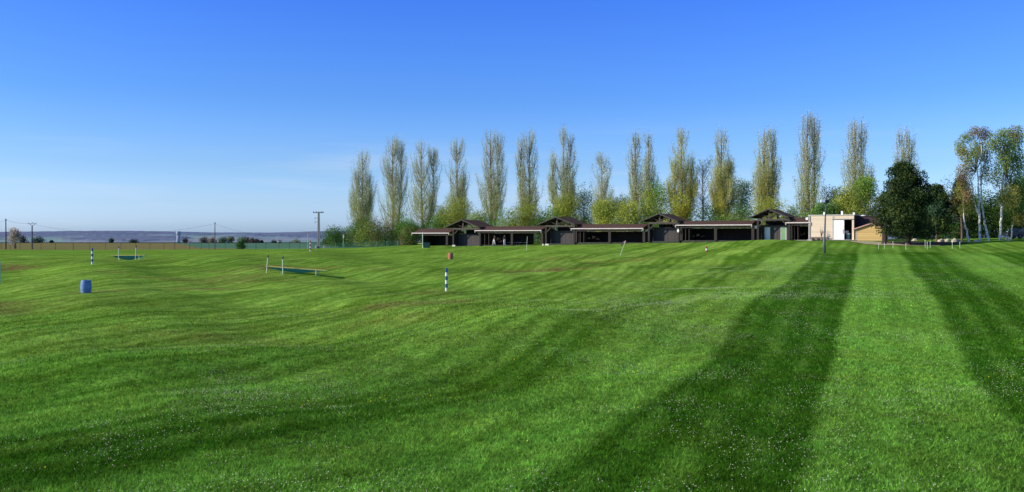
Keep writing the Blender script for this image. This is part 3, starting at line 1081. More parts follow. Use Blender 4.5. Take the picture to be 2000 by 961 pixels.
DK = [(.042, .068, .022), (.066, .092, .025), (.026, .046, .018)]
b = spot(1765, 109.5)
sc = 109.5 / FPX
conifer(b, EYE - (325 - HY) * sc - b[2], 134 * sc, 'big rounded dark green conifer with low skirts beside the shed', 71,
        [(-1.75, 1.6, .34), (.45, -.3, .30)], DK, n=19000, low=.11, size=.24,
        prof=([0, .18, .38, .6, .8, .92, 1], [.84, 1.0, .97, .80, .52, .29, .06]))
b = spot(1828, 119)
sc = 119 / FPX
conifer(b, EYE - (366 - HY) * sc - b[2], 84 * sc, 'dark pine with layered boughs and a pale reddish trunk, next to the big conifer', 72, [(-.2, -.6, .20)],
        [(.05, .10, .05), (.075, .11, .03), (.04, .08, .04)], n=8000, low=.2, size=.26, name='pine_tree',
        prof=([0, .2, .5, .8, 1], [.9, 1.0, .8, .55, .12]), bare_branches=8)
b = spot(1872, 117)
sc = 117 / FPX
conifer(b, EYE - (355 - HY) * sc - b[2], 46 * sc, 'half-dead pine with bare lower branches in front of the birches', 73, [(.3, -.3, .14)],
        [(.045, .07, .025), (.09, .075, .03)], n=1900, low=.5, size=.26, name='pine_tree',
        prof=([0, .3, .7, 1], [.7, 1.0, .8, .2]), bare_branches=46)
# trees that close the view behind the birches
for px, top, wd, Y, cols, lab, k in [
        (1838, 356, 70, 156, [(.12, .19, .10), (.15, .21, .12)], 'pale grey-green tree whose top shows above the layered pine', 1),
        (1872, 396, 74, 134, [G_DARK, (.05, .10, .03)], 'dark evergreen shrub behind the half-dead pine', 2),
        (1905, 385, 76, 134, [G_DARK, (.03, .06, .02), G_MID], 'dark green tree behind the many-stemmed birch', 3),
        (1942, 388, 74, 134, [G_MID, G_DARK, (.05, .11, .02)], 'mid green tree filling the gap between the two white birches', 4),
        (1980, 366, 66, 130, [(.055, .10, .02), G_DARK], 'leafy green tree behind the single-trunk birch', 5),
        (2010, 318, 66, 134, [G_DARK, (.03, .055, .018)], 'very dark tall tree at the picture edge behind the single-trunk birch', 6),
        (1806, 415, 66, 142, [G_DARK, G_MID], 'low dark shrub in the shade beyond the big conifer', 7),
        (1768, 440, 70, 146, [G_MID, (.10, .15, .03)], 'sunlit low shrub seen under the skirts of the big conifer', 8)]:
    b = spot(px, Y)
    s2 = Y / FPX
    H = EYE - (top - HY) * s2 - b[2]
    bush(b, H, wd * s2 * 1.35, cols, lab, 700 + k, n=int(3500 + 800 * H), size=.22, name='tree' if H > 5 else 'shrub', cat='tree' if H > 5 else 'shrub', trunk=BARK_DARK)


def birch(base, stems, label, seed, cols, drape, name='birch_tree', n=5200):
    """STEMS: list of (points in local metres, base radius); DRAPE: crown lobes"""
    rg = np.random.default_rng(seed)
    t = thing(name, base, label, 'tree', 'white birches')
    for pts, r0 in stems:
        w = MB()
        m = len(pts)
        # densify
        tt = np.linspace(0, m - 1, m * 4)
        P = np.stack([np.interp(tt, range(m), [p[i] for p in pts]) for i in range(3)], 1)
        P[1:-1] += rg.normal(0, .03, (len(P) - 2, 3))
        w.tube(P, list(r0 * .78 * (1 - np.linspace(0, 1, len(P)) * .72)), 7)
        w.build('trunk', BIRCH, t)
    V, c = crown_leaves([(*l[:3], l[3] * 1.25, l[4] * 1.25, l[5] * 1.35) for l in drape], int(n * 2.8), .15, cols, rg, inner=.1, down=1.0)
    quads_object('crown', V, c, LEAF, t)
    # fine hanging twigs
    w = MB()
    for l in drape:
        for k in range(9):
            d = unit(rg.normal(size=3)) * np.array(l[3:6]) * .8
            p = np.array(l[:3]) + d
            w.tube([p, p + np.array([rg.normal(0, .15), rg.normal(0, .15), -rg.uniform(.5, 1.4)])], [.014, .006], 3, caps=False)
    for l in drape[:18]:
        src = stems[0][0][-2]
        s = np.linspace(0, 1, 4)[:, None]
        a0 = np.array(src, float) * (1, 1, .8)
        e = np.array(l[:3])
        w.tube(a0 + (e - a0) * s + np.array([0, 0, .5]) * np.sin(s * math.pi), [.05, .04, .025, .012], 4, caps=False)
    w.build('twig', mat('birch_twig', (.16, .10, .07), .9, .3, 3), t)
    return t


def pxm(pts, base, Y):
    """picture heights/offsets to local metres about base"""
    s = Y / FPX
    return [((x - CX) * s - base[0], dy, EYE - (y - HY) * s - base[2]) for x, y, dy in pts]


def lobes_px(L, base, Y, rg):
    s = Y / FPX
    out = []
    for x, y, rx, rz in L:
        c = pxm([(x, y, rg.uniform(-1.0, 1.0))], base, Y)[0]
        out.append((c[0], c[1], c[2], rx * s, rx * s, rz * s))
    return out


rgb = np.random.default_rng(5)
Yb = 114
b = spot(1912, Yb)
b[2] -= .05
birch(b, [(pxm([(1914, 472, 0), (1913, 430, 0), (1912, 390, 0), (1911, 350, .1), (1908, 300, .2), (1903, 268, .2)], b, Yb), .19),
          (pxm([(1934, 472, .3), (1927, 440, .3), (1919, 400, .2), (1917, 360, .2), (1918, 300, .1), (1914, 256, 0)], b, Yb), .18),
          (pxm([(1912, 420, 0), (1902, 395, -.2), (1893, 345, -.3), (1887, 305, -.4)], b, Yb), .09),
          (pxm([(1916, 362, .2), (1923, 330, .3), (1928, 300, .3), (1930, 282, .3)], b, Yb), .08),
          (pxm([(1912, 425, 0), (1905, 402, .2), (1895, 360, .2), (1888, 342, .2)], b, Yb), .06)],
      'many-stemmed white birch with thin reddish-brown crown', 81, [(.30, .23, .11), (.28, .28, .09), (.27, .33, .08)],
      lobes_px([(1880, 285, 9, 12), (1893, 268, 10, 9), (1905, 258, 9, 9), (1918, 262, 11, 10), (1930, 280, 11, 14), (1884, 310, 9, 15), (1876, 340, 9, 14), (1872, 352, 8, 9),
                (1895, 300, 9, 18), (1935, 310, 9, 18), (1926, 340, 9, 16), (1886, 372, 9, 18), (1878, 296, 10, 9), (1922, 292, 12, 16), (1900, 330, 11, 16)], b, Yb, rgb), n=3600)
b2 = spot(1894, Yb)
birch(b2, [(pxm([(1893, 473, 0), (1888, 452, 0), (1883, 430, 0), (1882, 405, .1), (1886, 380, .2)], b2, Yb), .17)],
      'short birch with a bent leaning grey trunk beside the pine', 82, [(.24, .30, .06), (.26, .28, .07)],
      lobes_px([(1884, 375, 10, 12), (1878, 362, 9, 9), (1892, 392, 10, 14), (1888, 410, 10, 10)], b2, Yb, rgb), n=1100)
b3 = spot(1954, 114)
birch(b3, [(pxm([(1953, 469, 0), (1955, 430, 0), (1957, 395, 0), (1956, 372, 0), (1961, 340, .1), (1967, 310, .2), (1970, 285, .2)], b3, 114), .21),
           (pxm([(1956, 374, 0), (1950, 360, .2), (1947, 330, .2), (1940, 300, .2)], b3, 114), .08)],
      'birch with one straight thick white trunk and drooping olive crown', 83, [(.22, .29, .055), (.27, .27, .07), (.18, .25, .05)],
      lobes_px([(1945, 290, 11, 14), (1960, 262, 12, 10), (1978, 262, 13, 12), (1992, 275, 12, 14), (1950, 320, 12, 16), (1985, 310, 14, 18), (1998, 320, 13, 22), (1940, 345, 10, 18),
                (1980, 350, 15, 20), (1995, 375, 13, 20), (1968, 385, 12, 18), (1985, 408, 16, 14), (1948, 385, 10, 16), (1992, 425, 14, 12), (1970, 280, 12, 12), (1962, 300, 12, 14)], b3, 114, rgb), n=6000)
b4 = spot(1976, 116)
birch(b4, [(pxm([(1975, 469, 0), (1976, 450, 0), (1980, 430, 0), (1988, 415, 0)], b4, 116), .12)],
      'small crooked birch stem with dark scars next to the parked car', 84, [(.17, .25, .05), (.14, .21, .045)],
      lobes_px([(1990, 420, 10, 9), (1982, 408, 9, 8), (1998, 415, 10, 9)], b4, 116, rgb), n=900)

# distant trees beyond the fence
b = spot(29, 215)
bush(b, EYE - (449 - HY) * 215 / FPX - b[2], 34 * 215 / FPX, [(.42, .40, .36), (.30, .30, .22), (.45, .38, .30)], 'white blossoming tree between the two utility poles', 901,
     n=1300, size=.32, name='blossom_tree', cat='tree', low=.3)
b = spot(470, 186)
bush(b, EYE - (467 - HY) * 186 / FPX - b[2], 22 * 186 / FPX, [(.09, .20, .04), (.06, .15, .03)], 'small bright green bush growing on the fence line', 902, n=1500, size=.2)
for k, (px, top, bot, wd, Y, cols, lab) in enumerate([
        (75, 466, 475, 26, 480, [(.05, .085, .05), (.04, .07, .045)], 'dark evergreen clump at the field edge behind the forked utility pole'),
        (45, 463, 475, 22, 480, [(.10, .10, .09)], 'brownish bare tree clump behind the blossoming tree'),
        (101, 471, 475, 7, 480, [(.04, .06, .045)], 'tiny dark bush next to the evergreen clump'),
        (218, 468, 475, 10, 480, [(.07, .13, .06)], 'lone round green bush far out on the field edge'),
        (260, 472, 475, 18, 480, [(.09, .12, .09)], 'low hedge patch on the field edge before the water tower'),
        (362, 468, 475, 14, 520, [(.14, .12, .11)], 'brownish tree just past the water tower'),
        (398, 466, 475, 20, 500, [(0.22, 0.20, 0.15), (0.18, 0.20, 0.14)], 'greyish tree at the near end of the copse by the lone pole'),
        (414, 467, 475, 18, 500, [(0.24, 0.21, 0.14)], 'tan tree in the copse directly behind the lone pole'),
        (436, 463, 475, 20, 500, [(0.12, 0.20, 0.09)], 'darker green tree in the copse past the lone pole'),
        (452, 463, 475, 16, 500, [(0.21, 0.22, 0.12)], 'olive tree in the middle of the copse'),
        (482, 463, 475, 20, 500, [(0.11, 0.17, 0.08), (0.18, 0.18, 0.11)], 'dark tree of the copse behind the bright green bush'),
        (493, 465, 475, 16, 500, [(0.24, 0.21, 0.14)], 'tan tree toward the end of the copse'),
        (502, 470, 476, 18, 500, [(.14, .13, .11)], 'low brown scrub at the end of the copse'),
        (511, 471.5, 477, 6, 500, [(.02, .04, .03)], 'tiny dark pointed conifer standing alone past the copse'),
        (534, 473, 477, 18, 560, [(.09, .11, .08)], 'low hedge by the far white house'),
        (580, 472, 477, 24, 560, [(.30, .30, .17), (.22, .25, .12)], 'pale blossoming hedge near the thin post'),
        (640, 468, 486, 24, 330, [(.17, .18, .06), (.13, .14, .06)], 'pale olive bush behind the concrete pole')]):
    p = at(px, bot, Y)
    zg = gz(p[0], Y)
    s2 = Y / FPX
    H = max(1.0, EYE - (top - HY) * s2 - zg)
    bush((p[0], Y, zg), H, wd * s2, cols, lab, 920 + k, n=700, size=.55, name='far_tree', cat='tree', group='trees and hedges at the far field edge')

# ------------------------------------------------------------------ range building
RZ = math.atan2(-.525, .851)


def fac(px):
    p = on_line(px, 0)
    return p


def uof(px, origin):
    p = fac(px)
    return float((p - np.array(origin[:2])) @ RD)


BASEY = [(806, 482.5), (908, 481), (1000, 479), (1095, 476), (1190, 474), (1296, 471.5), (1400, 470), (1509, 469), (1560, 468.5), (1600, 468), (1700, 470)]


def floor_z(px):
    p = fac(px)
    y = np.interp(px, [a for a, _ in BASEY], [c for _, c in BASEY])
    return EYE - (y - HY) * p[1] / FPX


def zat(px, py):
    return EYE - (py - HY) * fac(px)[1] / FPX


def wing(px0, px1, y_fas, y_top, wall_l, wall_r, posts, label, screens=(), wall_gaps=()):
    """open-fronted driving bay. px of roof ends; walls from wall_l to wall_r"""
    pm = (px0 + px1) / 2
    o = fac(pm)
    zb = floor_z(pm)
    t = thing('driving_bay', (o[0], o[1], zb), label, 'golf bay', 'open bays of the dark timber range building', RZ)
    a, b_ = uof(px0, o), uof(px1, o)
    wl, wr = uof(wall_l, o), uof(wall_r, o)
    ze = zat(pm, y_fas) - zb
    zr = max(ze + .35, zat(pm, y_top) - zb + .12)
    MB().box(wl - .05, wr + .05, .3, 4.8, -.9, .04).build('floor_slab', SLAB, t)
    # roof: two slopes about a ridge at 2.4 m
    th = .14
    MB().prismx([(-.12, ze - .02), (2.4, zr - .02), (5.0, ze - .02), (5.0, ze + th), (2.4, zr + th), (-.12, ze + th)], a, b_).build('roof', ROOFM, t)
    MB().box(a - .02, b_ + .02, -.20, -.125, ze + .0, ze + .155).build('fascia', FASCIA, t, bevel=.01)
    for x0, x1 in ((a - .10, a - .025), (b_ + .025, b_ + .10)):
        MB().box(x0, x1, -.20, .05, ze - .28, ze + .17).build('gutter_end', FASCIA, t)
    MB().box(wl, wr, .12, .24, ze - .36, ze - .10).build('beam', BEAM, t)
    # back wall, open strip under the roof
    wall = MB()
    segs, cur = [], wl
    for g0, g1 in wall_gaps:
        u0, u1 = uof(g0, o) , uof(g1, o)
        segs.append((cur, u0))
        cur = u1
    segs.append((cur, wr))
    for u0, u1 in segs:
        if u1 > u0:
            wall.box(u0, u1, 4.2, 4.3, .04, ze - .42)
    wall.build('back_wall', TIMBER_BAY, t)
    for px in posts:
        u = uof(px, o)
        pm_ = MB().box(u - .22, u + .22, .1, .28, .0, ze - .10)
        pm_.build('post', BEAM, t, bevel=.01)
    for px, d0, d1 in screens:
        u = uof(px, o)
        MB().box(u - .05, u + .05, d0, d1, .04, ze - .12).build('partition', TIMBER_Y, t)
    return t, o, ze


def pavilion(px0, pxa, px1, y_apex, y_eave, wl, wr, y_beam, label, glass=()):
    o = fac(pxa)
    zb = floor_z(pxa)
    t = thing('gabled_pavilion', (o[0], o[1], zb), label, 'pavilion', 'gabled pavilions of the dark timber range building', RZ)
    a, b_ = uof(px0, o), uof(px1, o)
    hw = (b_ - a) / 2
    a, b_ = -hw, hw
    za, ze = zat(pxa, y_apex) - zb, zat(pxa, y_eave) - zb
    l, r = uof(wl, o), uof(wr, o)
    D = 5.0
    v0 = -.35
    MB().box(l - .05, r + .05, .34, D, -.9, .05).build('floor_slab', SLAB, t)
    th = .10
    MB().prism([(a, ze), (0, za), (b_, ze), (b_, ze - th), (0, za - th), (a, ze - th)], v0, D + .3).build('roof', ROOFM, t)
    sl = (za - ze) / hw
    for s in (-1, 1):
        MB().prism([(0, za + .03), (s * (hw + .05), ze - .02), (s * (hw + .05), ze - .17), (0, za - .13)][::s], v0 - .07, v0 - .004).build('barge_board', BEAM_PALE, t)
    zt = zat(pxa, y_beam) - zb
    MB().box(l - .1, r + .1, .05, .25, zt - .14, zt + .14).build('tie_beam', BEAM_PALE, t, bevel=.01)
    # king post and braces of the open truss
    k = MB()
    k.box(-.13, .13, .07, .22, zt + .14, za - .12)
    k.build('king_post', BEAM_PALE, t)
    for s in (-1, 1):
        MB().tube([(s * .1, .15, zt + .25), (s * hw * .42, .15, za - sl * hw * .42 - .14)], .10, 6).build('brace', BEAM, t)
        MB().tube([(s * hw * .55, .15, zt + .14), (s * hw * .30, .15, za - sl * hw * .30 - .14)], .08, 6).build('brace', BEAM, t)
    # second truss at the back
    k = MB()
    k.box(l, r, D - .3, D - .1, zt - .14, zt + .10)
    k.box(-.12, .12, D - .28, D - .12, zt + .10, za - .12)
    k.build('rear_truss', BEAM, t)
    # front posts with angled knee braces, purlins
    for u, s in ((l, 1), (r, -1)):
        MB().box(u - .16, u + .16, .02, .32, 0, zt - .14).build('post', BEAM, t, bevel=.01)
        MB().tube([(u + s * .1, .17, zt - 1.05), (u + s * .95, .17, zt - .2)], .10, 6).build('knee_brace', BEAM_PALE, t)
    pr = MB()
    for f in (.12, .5, .88):
        for s in (-1, 1):
            x = s * hw * f
            z = za - sl * hw * f - th - .1
            pr.box(x - .07, x + .07, v0 + .02, D + .2, z - .09, z + .07)
    pr.build('purlin', BEAM, t)
    WV = 1.7
    wall = MB()
    xs = [l - .1]
    zw = 2.15
    holes = [(uof(g0, o), uof(g1, o)) for g0, g1, _ in glass]
    cur = l - .1
    wx = l - .1
    for (h0, h1) in holes:
        wall.box(cur, h0, WV, WV + .12, .05, zw)
        wall.box(h0, h1, WV, WV + .12, 1.95, zw)
        cur = h1
    wall.box(cur, r + .1, WV, WV + .12, .05, zw)
    wall.build('back_wall', TIMBER_PAV, t)
    MB().box(l - .06, r + .06, WV - .08, WV + .2, zw + .003, zw + .10).build('wall_rail', BEAM, t)
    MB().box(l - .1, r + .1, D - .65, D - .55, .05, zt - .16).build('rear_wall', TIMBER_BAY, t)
    for u in (l, r):
        MB().box(u - .05, u + .05, .34, WV - .1, .05, zt - .2).build('side_wall', TIMBER_Y, t)
    for (h0, h1), (_, _, mt) in zip(holes, glass):
        fr = MB()
        fr.box(h0, h0 + .07, WV - .03, WV + .09, .05, 1.95)
        fr.box(h1 - .07, h1, WV - .03, WV + .09, .05, 1.95)
        fr.box(h0 + .07, h1 - .07, WV - .03, WV + .09, 1.87, 1.95)
        d = fr.build('door', WHITE, t)
        MB().box(h0 + .07, h1 - .07, WV + .02, WV + .05, .05, 1.87).build('pane', mt, d)
    return t, o


def pane_mat(name, c1, c2, rough):
    m, tt = new_mat(name)
    out = N(tt, 'ShaderNodeOutputMaterial')
    p = N(tt, 'ShaderNodeBsdfPrincipled')
    p.inputs['Roughness'].default_value = rough
    p.inputs['Specular IOR Level'].default_value = .8
    c = N(tt, 'ShaderNodeTexCoord')
    s = N(tt, 'ShaderNodeSeparateXYZ')
    tt.links.new(c.outputs['Object'], s.inputs[0])
    nz = N(tt, 'ShaderNodeTexNoise', i_Scale=1.5)
    tt.links.new(c.outputs['Object'], nz.inputs['Vector'])
    mx = N(tt, 'ShaderNodeMix', data_type='RGBA')
    mx.inputs[6].default_value = (*c1, 1)
    mx.inputs[7].default_value = (*c2, 1)
    tt.links.new(nz.outputs[0], mx.inputs[0])
    tt.links.new(mx.outputs[2], p.inputs['Base Color'])
    tt.links.new(p.outputs[0], out.inputs[0])
    return m


PANE_W = pane_mat('curtained_glass', (.78, .80, .80), (.55, .58, .55), .25)
PANE_G = pane_mat('green_reflection_glass', (.20, .38, .16), (.12, .28, .10), .15)  # green reflection put into the glass colour

wing(806, 877, 456.2, 449, 818, 873, [872], 'short open bay at the far end of the range, beside the green bin', screens=[(818, 1.2, 4.2)])
pavilion(871, 903.5, 938.5, 429, 443.5, 885, 937, 447, 'gabled pavilion above the red barrel, first of the row')
wing(929, 1057, 451.2, 444.5, 937, 1052, [937, 999, 1058], 'open bay where two golfers in white trousers stand', screens=[(944, .4, 2.2), (952, .4, 1.6)], wall_gaps=[(1018, 1034)])
pavilion(1052, 1087, 1126, 423.5, 438, 1066, 1121, 441.5, 'gabled pavilion between the golfers bay and the empty long bay')
wing(1117, 1256, 447.4, 440.5, 1124, 1251, [1124, 1190, 1257], 'long empty open bay behind the leaning flag', screens=[(1131, .4, 2.2), (1138, .4, 1.6)])
pavilion(1255, 1288, 1326, 417, 431, 1267, 1325, 435.5, 'gabled pavilion with a small white plate on its post')
wing(1321, 1468, 440.6, 434, 1329, 1463, [1329, 1397, 1470], 'open bay behind the short red and white marker, before the glazed pavilion', screens=[(1337, .4, 2.2), (1344, .4, 1.6)], wall_gaps=[])
pavilion(1465, 1502, 1541, 408, 424, 1480, 1541, 429, 'largest gabled pavilion, with two glazed doors', glass=[(1487, 1498, PANE_W), (1519, 1530, PANE_G)])
t, o_, ze_ = wing(1536, 1582, 436, 427.5, 1542, 1581, [1543], 'last short open bay, next to the clad cabin', screens=[(1550, .4, 2.2), (1557, .4, 1.6)])
u0 = uof(1573, o_)
MB().box(u0, u0 + .75, 2.2, 2.26, .04, 1.9).build('green_screen', mat('green_board', (.07, .22, .12), .6, .2, 2), t)
# small plate on the third pavilion
o_ = fac(1325)
pl = thing('wall_plate', (o_[0], o_[1], floor_z(1325)), 'small white oval plate fixed to a post of the third gabled pavilion', 'plate', None, RZ)
MB().lathe([(.0, 0), (.16, 0), (.16, .03), (0, .03)], 16).build('plate', WHITE, pl)
pl.children[0].rotation_euler = (R(90), 0, 0)
pl.children[0].location = (.05, -.27, 1.65)
pl.children[0].scale = (1, 1.7, 1)
MB().tube([(.05, -.24, 1.65), (.05, .03, 1.65)], .02, 6).build('bracket', DARKMETAL, pl)

# bench row in the golfers' bay
proto = None
for k, px in enumerate((995, 1004, 1013, 1022 - 4, 1027)):
    p = on_line(px, 3.2)
    z = floor_z(993) + .04
    if proto is None:
        proto = thing('bench', (p[0], p[1], z), 'low pale-topped bench at the rear of the golfers bay', 'bench', 'low benches in the golfers bay', RZ)
        MB().box(-.36, .36, -.2, .2, .40, .46).build('seat', mat('pale_board', (.50, .46, .42), .7, .2, 4), proto, bevel=.01)
        for s in (-1, 1):
            MB().box(s * .28 - .03, s * .28 + .03, -.17, .17, 0, .40).build('leg', BEAM, proto)
    else:
        c = proto.copy()
        COL.objects.link(c)
        c.location = (p[0], p[1], z)
        for ch in proto.children:
            d = ch.copy()
            COL.objects.link(d)
            d.parent = c

# pale blocks by the pavilion posts
for px, py, w, lab in ((887, 481, .34, 'cream stone block at the post of the first pavilion'), (1061, 477.5, .16, 'smaller cream block at the outer post of the second pavilion'),
                       (1069, 477, .36, 'larger cream block at the second pavilion')):
    o_ = on_line(px, -.35)
    z = gz(o_[0], o_[1])
    t = MB().box(-w, w, -.15, .15, -.05, .26).build('stone_block', CONC_LIGHT, bevel=.03)
    t.location = (o_[0], o_[1], z)
    t.rotation_euler = (0, 0, RZ)
    tag(t, lab, 'block')

# ------------------------------------------------------------------ clad cabin, dark annexe, shed
CLAD = boards('larch_cladding', (.70, .57, .41), (.45, .33, .20), .24, 2, .10)
CLAD2 = boards('honey_shed_boards', (.56, .38, .15), (.33, .20, .07), .28, 2, .12)
PURPLE = mat('purple_brown_panel', (.055, .032, .040), .7, .2, 2)
o_ = fac(1624)
zb = floor_z(1624)
t = thing('cabin', (o_[0], o_[1], zb), 'flat-roofed pale timber-clad cabin with a white sliding door', 'cabin', None, RZ)
cu = {p: uof(p, o_) for p in (1580, 1626, 1629, 1649, 1664, 1668, 1690)}
HC = zat(1624, 421) - zb
HD = zat(1624, 429.5) - zb
DC = 5.0
MB().box(cu[1580], cu[1626], 0, .12, .02, HC).build('clad_wall', CLAD, t)
m_ = MB()
m_.box(cu[1626] + .003, cu[1668], 0, .12, HD + .003, HC)
m_.box(cu[1664], cu[1668], -.02, .15, .02, HD)
m_.build('door_surround', CLAD, t)
m_ = MB()
m_.box(cu[1626], cu[1629], -.03, -.003, .02, HC)
m_.box(cu[1580] - .06, cu[1580] + .06, -.04, -.003, .02, HC)
m_.build('trim', mat('grey_trim', (.42, .40, .37), .6, .1, 3), t)
MB().box(cu[1629], cu[1649], -.06, -.005, .04, HD - .02).build('sliding_door', WHITE, t, bevel=.01)
MB().box(cu[1649] - .16, cu[1649] - .11, -.10, -.062, .9, 1.5).build('handle', DARKMETAL, t)
MB().box(cu[1626], cu[1668], -.10, -.032, HD + .01, HD + .10).build('door_rail', STEEL, t)
MB().tube([(cu[1580] + .15, -.07, HC - .05), (cu[1580] + .15, -.07, .1)], .04, 8).build('downpipe', mat('grey_trim', (.42, .40, .37)), t)
MB().box(cu[1580] + .065, cu[1626] - .003, -.02, -.002, .0, .22).build('plinth', mat('dirty_base', (.26, .22, .16), .9, .3, 3), t)
m_ = MB()
m_.box(cu[1580], cu[1580] + .1, .125, DC, .02, HC)
m_.box(cu[1668] - .1, cu[1668], .16, DC, .02, HC)
m_.box(cu[1580] + .1, cu[1668] - .1, DC - .1, DC, .02, HC)
m_.build('wall', PURPLE, t)
MB().box(cu[1580] - .1, cu[1668] + .1, -.1, DC + .1, HC + .003, HC + .12).build('roof', CONC_LIGHT, t, bevel=.01)
MB().box(cu[1580] - .1, cu[1668] + .1, -.6, DC, -.9, .018).build('floor_slab', CONC_LIGHT, t)
for px, y_, h_ in ((1606, 1.2, .42), (1638, 2.2, .55), (1666, .6, .3)):
    u = uof(px, o_)
    MB().box(u - .13, u + .13, y_, y_ + .26, HC + .123, HC + .123 + h_).build('roof_vent', WHITE, t)
MB().tube([(cu[1580] - .28, -.1, HC - .42), (cu[1580] - .22, .3, HC - .36)], [.20, .20], 14).build('wall_lamp', WHITE, t)
# annexe
ta = thing('annexe', (*(on_line(1680, 2.2)), zb), 'dark purple-brown annexe set back between cabin and conifer', 'annexe', None, RZ)
oA = on_line(1680, 2.2)
a0, a1 = float((on_line(1670, 2.2) - oA) @ RD), float((on_line(1716, 2.2) - oA) @ RD)
MB().box(a0, a1, 0, 3.5, -.3, HC - .16).build('wall', PURPLE, ta)
MB().box(a0 - .05, a1 + .08, -.1, 3.6, HC - .157, HC - .05).build('roof', mat('dark_felt', (.05, .045, .045), .9, .2, 3), ta)
MB().tube([(a0 + .9, 1.2, HC - .05), (a0 + .9, 1.2, HC + .12)], [.45, .2], 14).build('roof_light', WHITE, ta)
# shed with pitched roof
pS = on_line(1698, -.9)
oS = pS
ts = thing('shed', (pS[0], pS[1], gz(pS[0], pS[1]) - .05), 'small honey-coloured board shed with a pinkish sloping roof edge', 'shed', None, RZ)
zS = ts.location.z
us = {p: float((on_line(p, -.9) - oS) @ RD) for p in (1672, 1676, 1702, 1727)}


def zS_at(py):
    return EYE - (py - HY) * pS[1] / FPX - zS


ya, yl, yr = zS_at(436), zS_at(447), zS_at(447.5)
MB().prism([(us[1672], -.3), (us[1727], -.3), (us[1727], yr - .1), (us[1702], ya - .14), (us[1672], yl - .1)], 0, 3.0).build('wall', CLAD2, ts)
MB().box(us[1672] - .06, us[1672] + .08, -.03, -.003, -.2, yl - .14).build('corner_board', mat('grey_trim', (.42, .40, .37)), ts)
MB().box(us[1727] - .08, us[1727] + .06, -.03, -.003, -.2, yr - .14).build('corner_board', CLAD, ts)
MB().prism([(us[1672] - .3, yl - .13), (us[1702], ya - .09), (us[1727] + .3, yr - .13), (us[1727] + .3, yr + .0), (us[1702], ya + .03), (us[1672] - .3, yl)], -.3, 3.2).build('roof', ROOFM, ts)
PINK = mat('pinkish_fascia', (.48, .27, .22), .7, .12, 3)
MB().prism([(us[1672] - .34, yl - .16), (us[1702], ya - .12), (us[1702], ya + .05), (us[1672] - .34, yl + .02)], -.36, -.304).build('barge_board', PINK, ts)
MB().prism([(us[1702] + .002, ya - .12), (us[1727] + .34, yr - .16), (us[1727] + .34, yr + .02), (us[1702] + .002, ya + .05)], -.36, -.304).build('barge_board', PINK, ts)

# things in the doorway
p = on_line(1653.5, 1.0)
tq = thing('stool', (p[0], p[1], zb + .02), 'white padded stool standing in the dark cabin doorway', 'stool', None, RZ)
MB().box(-.3, .3, -.25, .25, .95, 1.30).build('seat', WHITE, tq, bevel=.05)
for sx in (-1, 1):
    for sy in (-1, 1):
        MB().tube([(sx * .24, sy * .2, 0), (sx * .2, sy * .17, .95)], .03, 6).build('leg', STEEL, tq)
p = on_line(1656.5, .7)
tq = thing('bin', (p[0], p[1], zb + .02), 'teal tub on the cabin doorway floor', 'bin', None, RZ)
MB().lathe([(.24, 0), (.33, .72), (.36, .74), (.36, .80), (.30, .80)], 16).build('tub', mat('teal_plastic', (.08, .22, .24), .5, .15, 4), tq)
MB().lathe([(.37, 0), (.37, .05), (.05, .12)], 16, (0, 0, .81)).build('lid', WHITE, tq)
# planter in front of the cabin with a bare shrub
p = on_line(1600, -.8)
tp = thing('planter', (p[0], p[1], gz(p[0], p[1]) + .05), 'long low wooden planter on dark round feet before the cabin cladding', 'planter', None, RZ)
MB().box(-1.15, 1.15, -.22, .22, .28, .46).build('trough', mat('brown_planter_wood', (.16, .12, .085), .8, .3, 4), tp, bevel=.02)
for x in (-.85, -.1, .65):
    MB().tube([(x, -.26, .15), (x, .26, .15)], .17, 14).build('foot', DARKMETAL, tp)
tw = thing('bare_shrub', (p[0] + .3, p[1] - .1, gz(p[0], p[1]) + .48), 'leafless twiggy shrub growing from the low planter', 'shrub', None, RZ)
m_ = MB()
for k in range(16):
    a = rnd.uniform(0, 6.28)
    m_.tube([(0, 0, 0), (math.cos(a) * .12, math.sin(a) * .1, .5), (math.cos(a) * rnd.uniform(.1, .45) + .1, math.sin(a) * .25, rnd.uniform(.7, 1.5))], [.025, .018, .007], 4)
m_.build('twig', BARK_DARK, tw)

# pale path before the cabin and last bay, gravel strip by the shed


def strip(name, pts_a, pts_b, m, zoff):
    """sheet between two polylines of (px, Y) on the ground"""
    n = 60
    vs, fs = [], []
    la, lb = np.array(pts_a, float), np.array(pts_b, float)
    for i in range(n + 1):
        f = i / n
        pa = np.array([np.interp(f, np.linspace(0, 1, len(la)), la[:, k]) for k in (0, 1)])
        pb = np.array([np.interp(f, np.linspace(0, 1, len(lb)), lb[:, k]) for k in (0, 1)])
        for j in range(7):
            q = pa + (pb - pa) * j / 6
            x = (q[0] - CX) / FPX * q[1]
            vs.append((x, q[1], gz(x, q[1]) + zoff))
    for i in range(n):
        for j in range(6):
            k = i * 7 + j
            fs.append((k, k + 7, k + 8, k + 1))
    mb = MB()
    mb.add(vs, fs)
    return tag(mb.build(name, m, smooth=True), kind='structure')


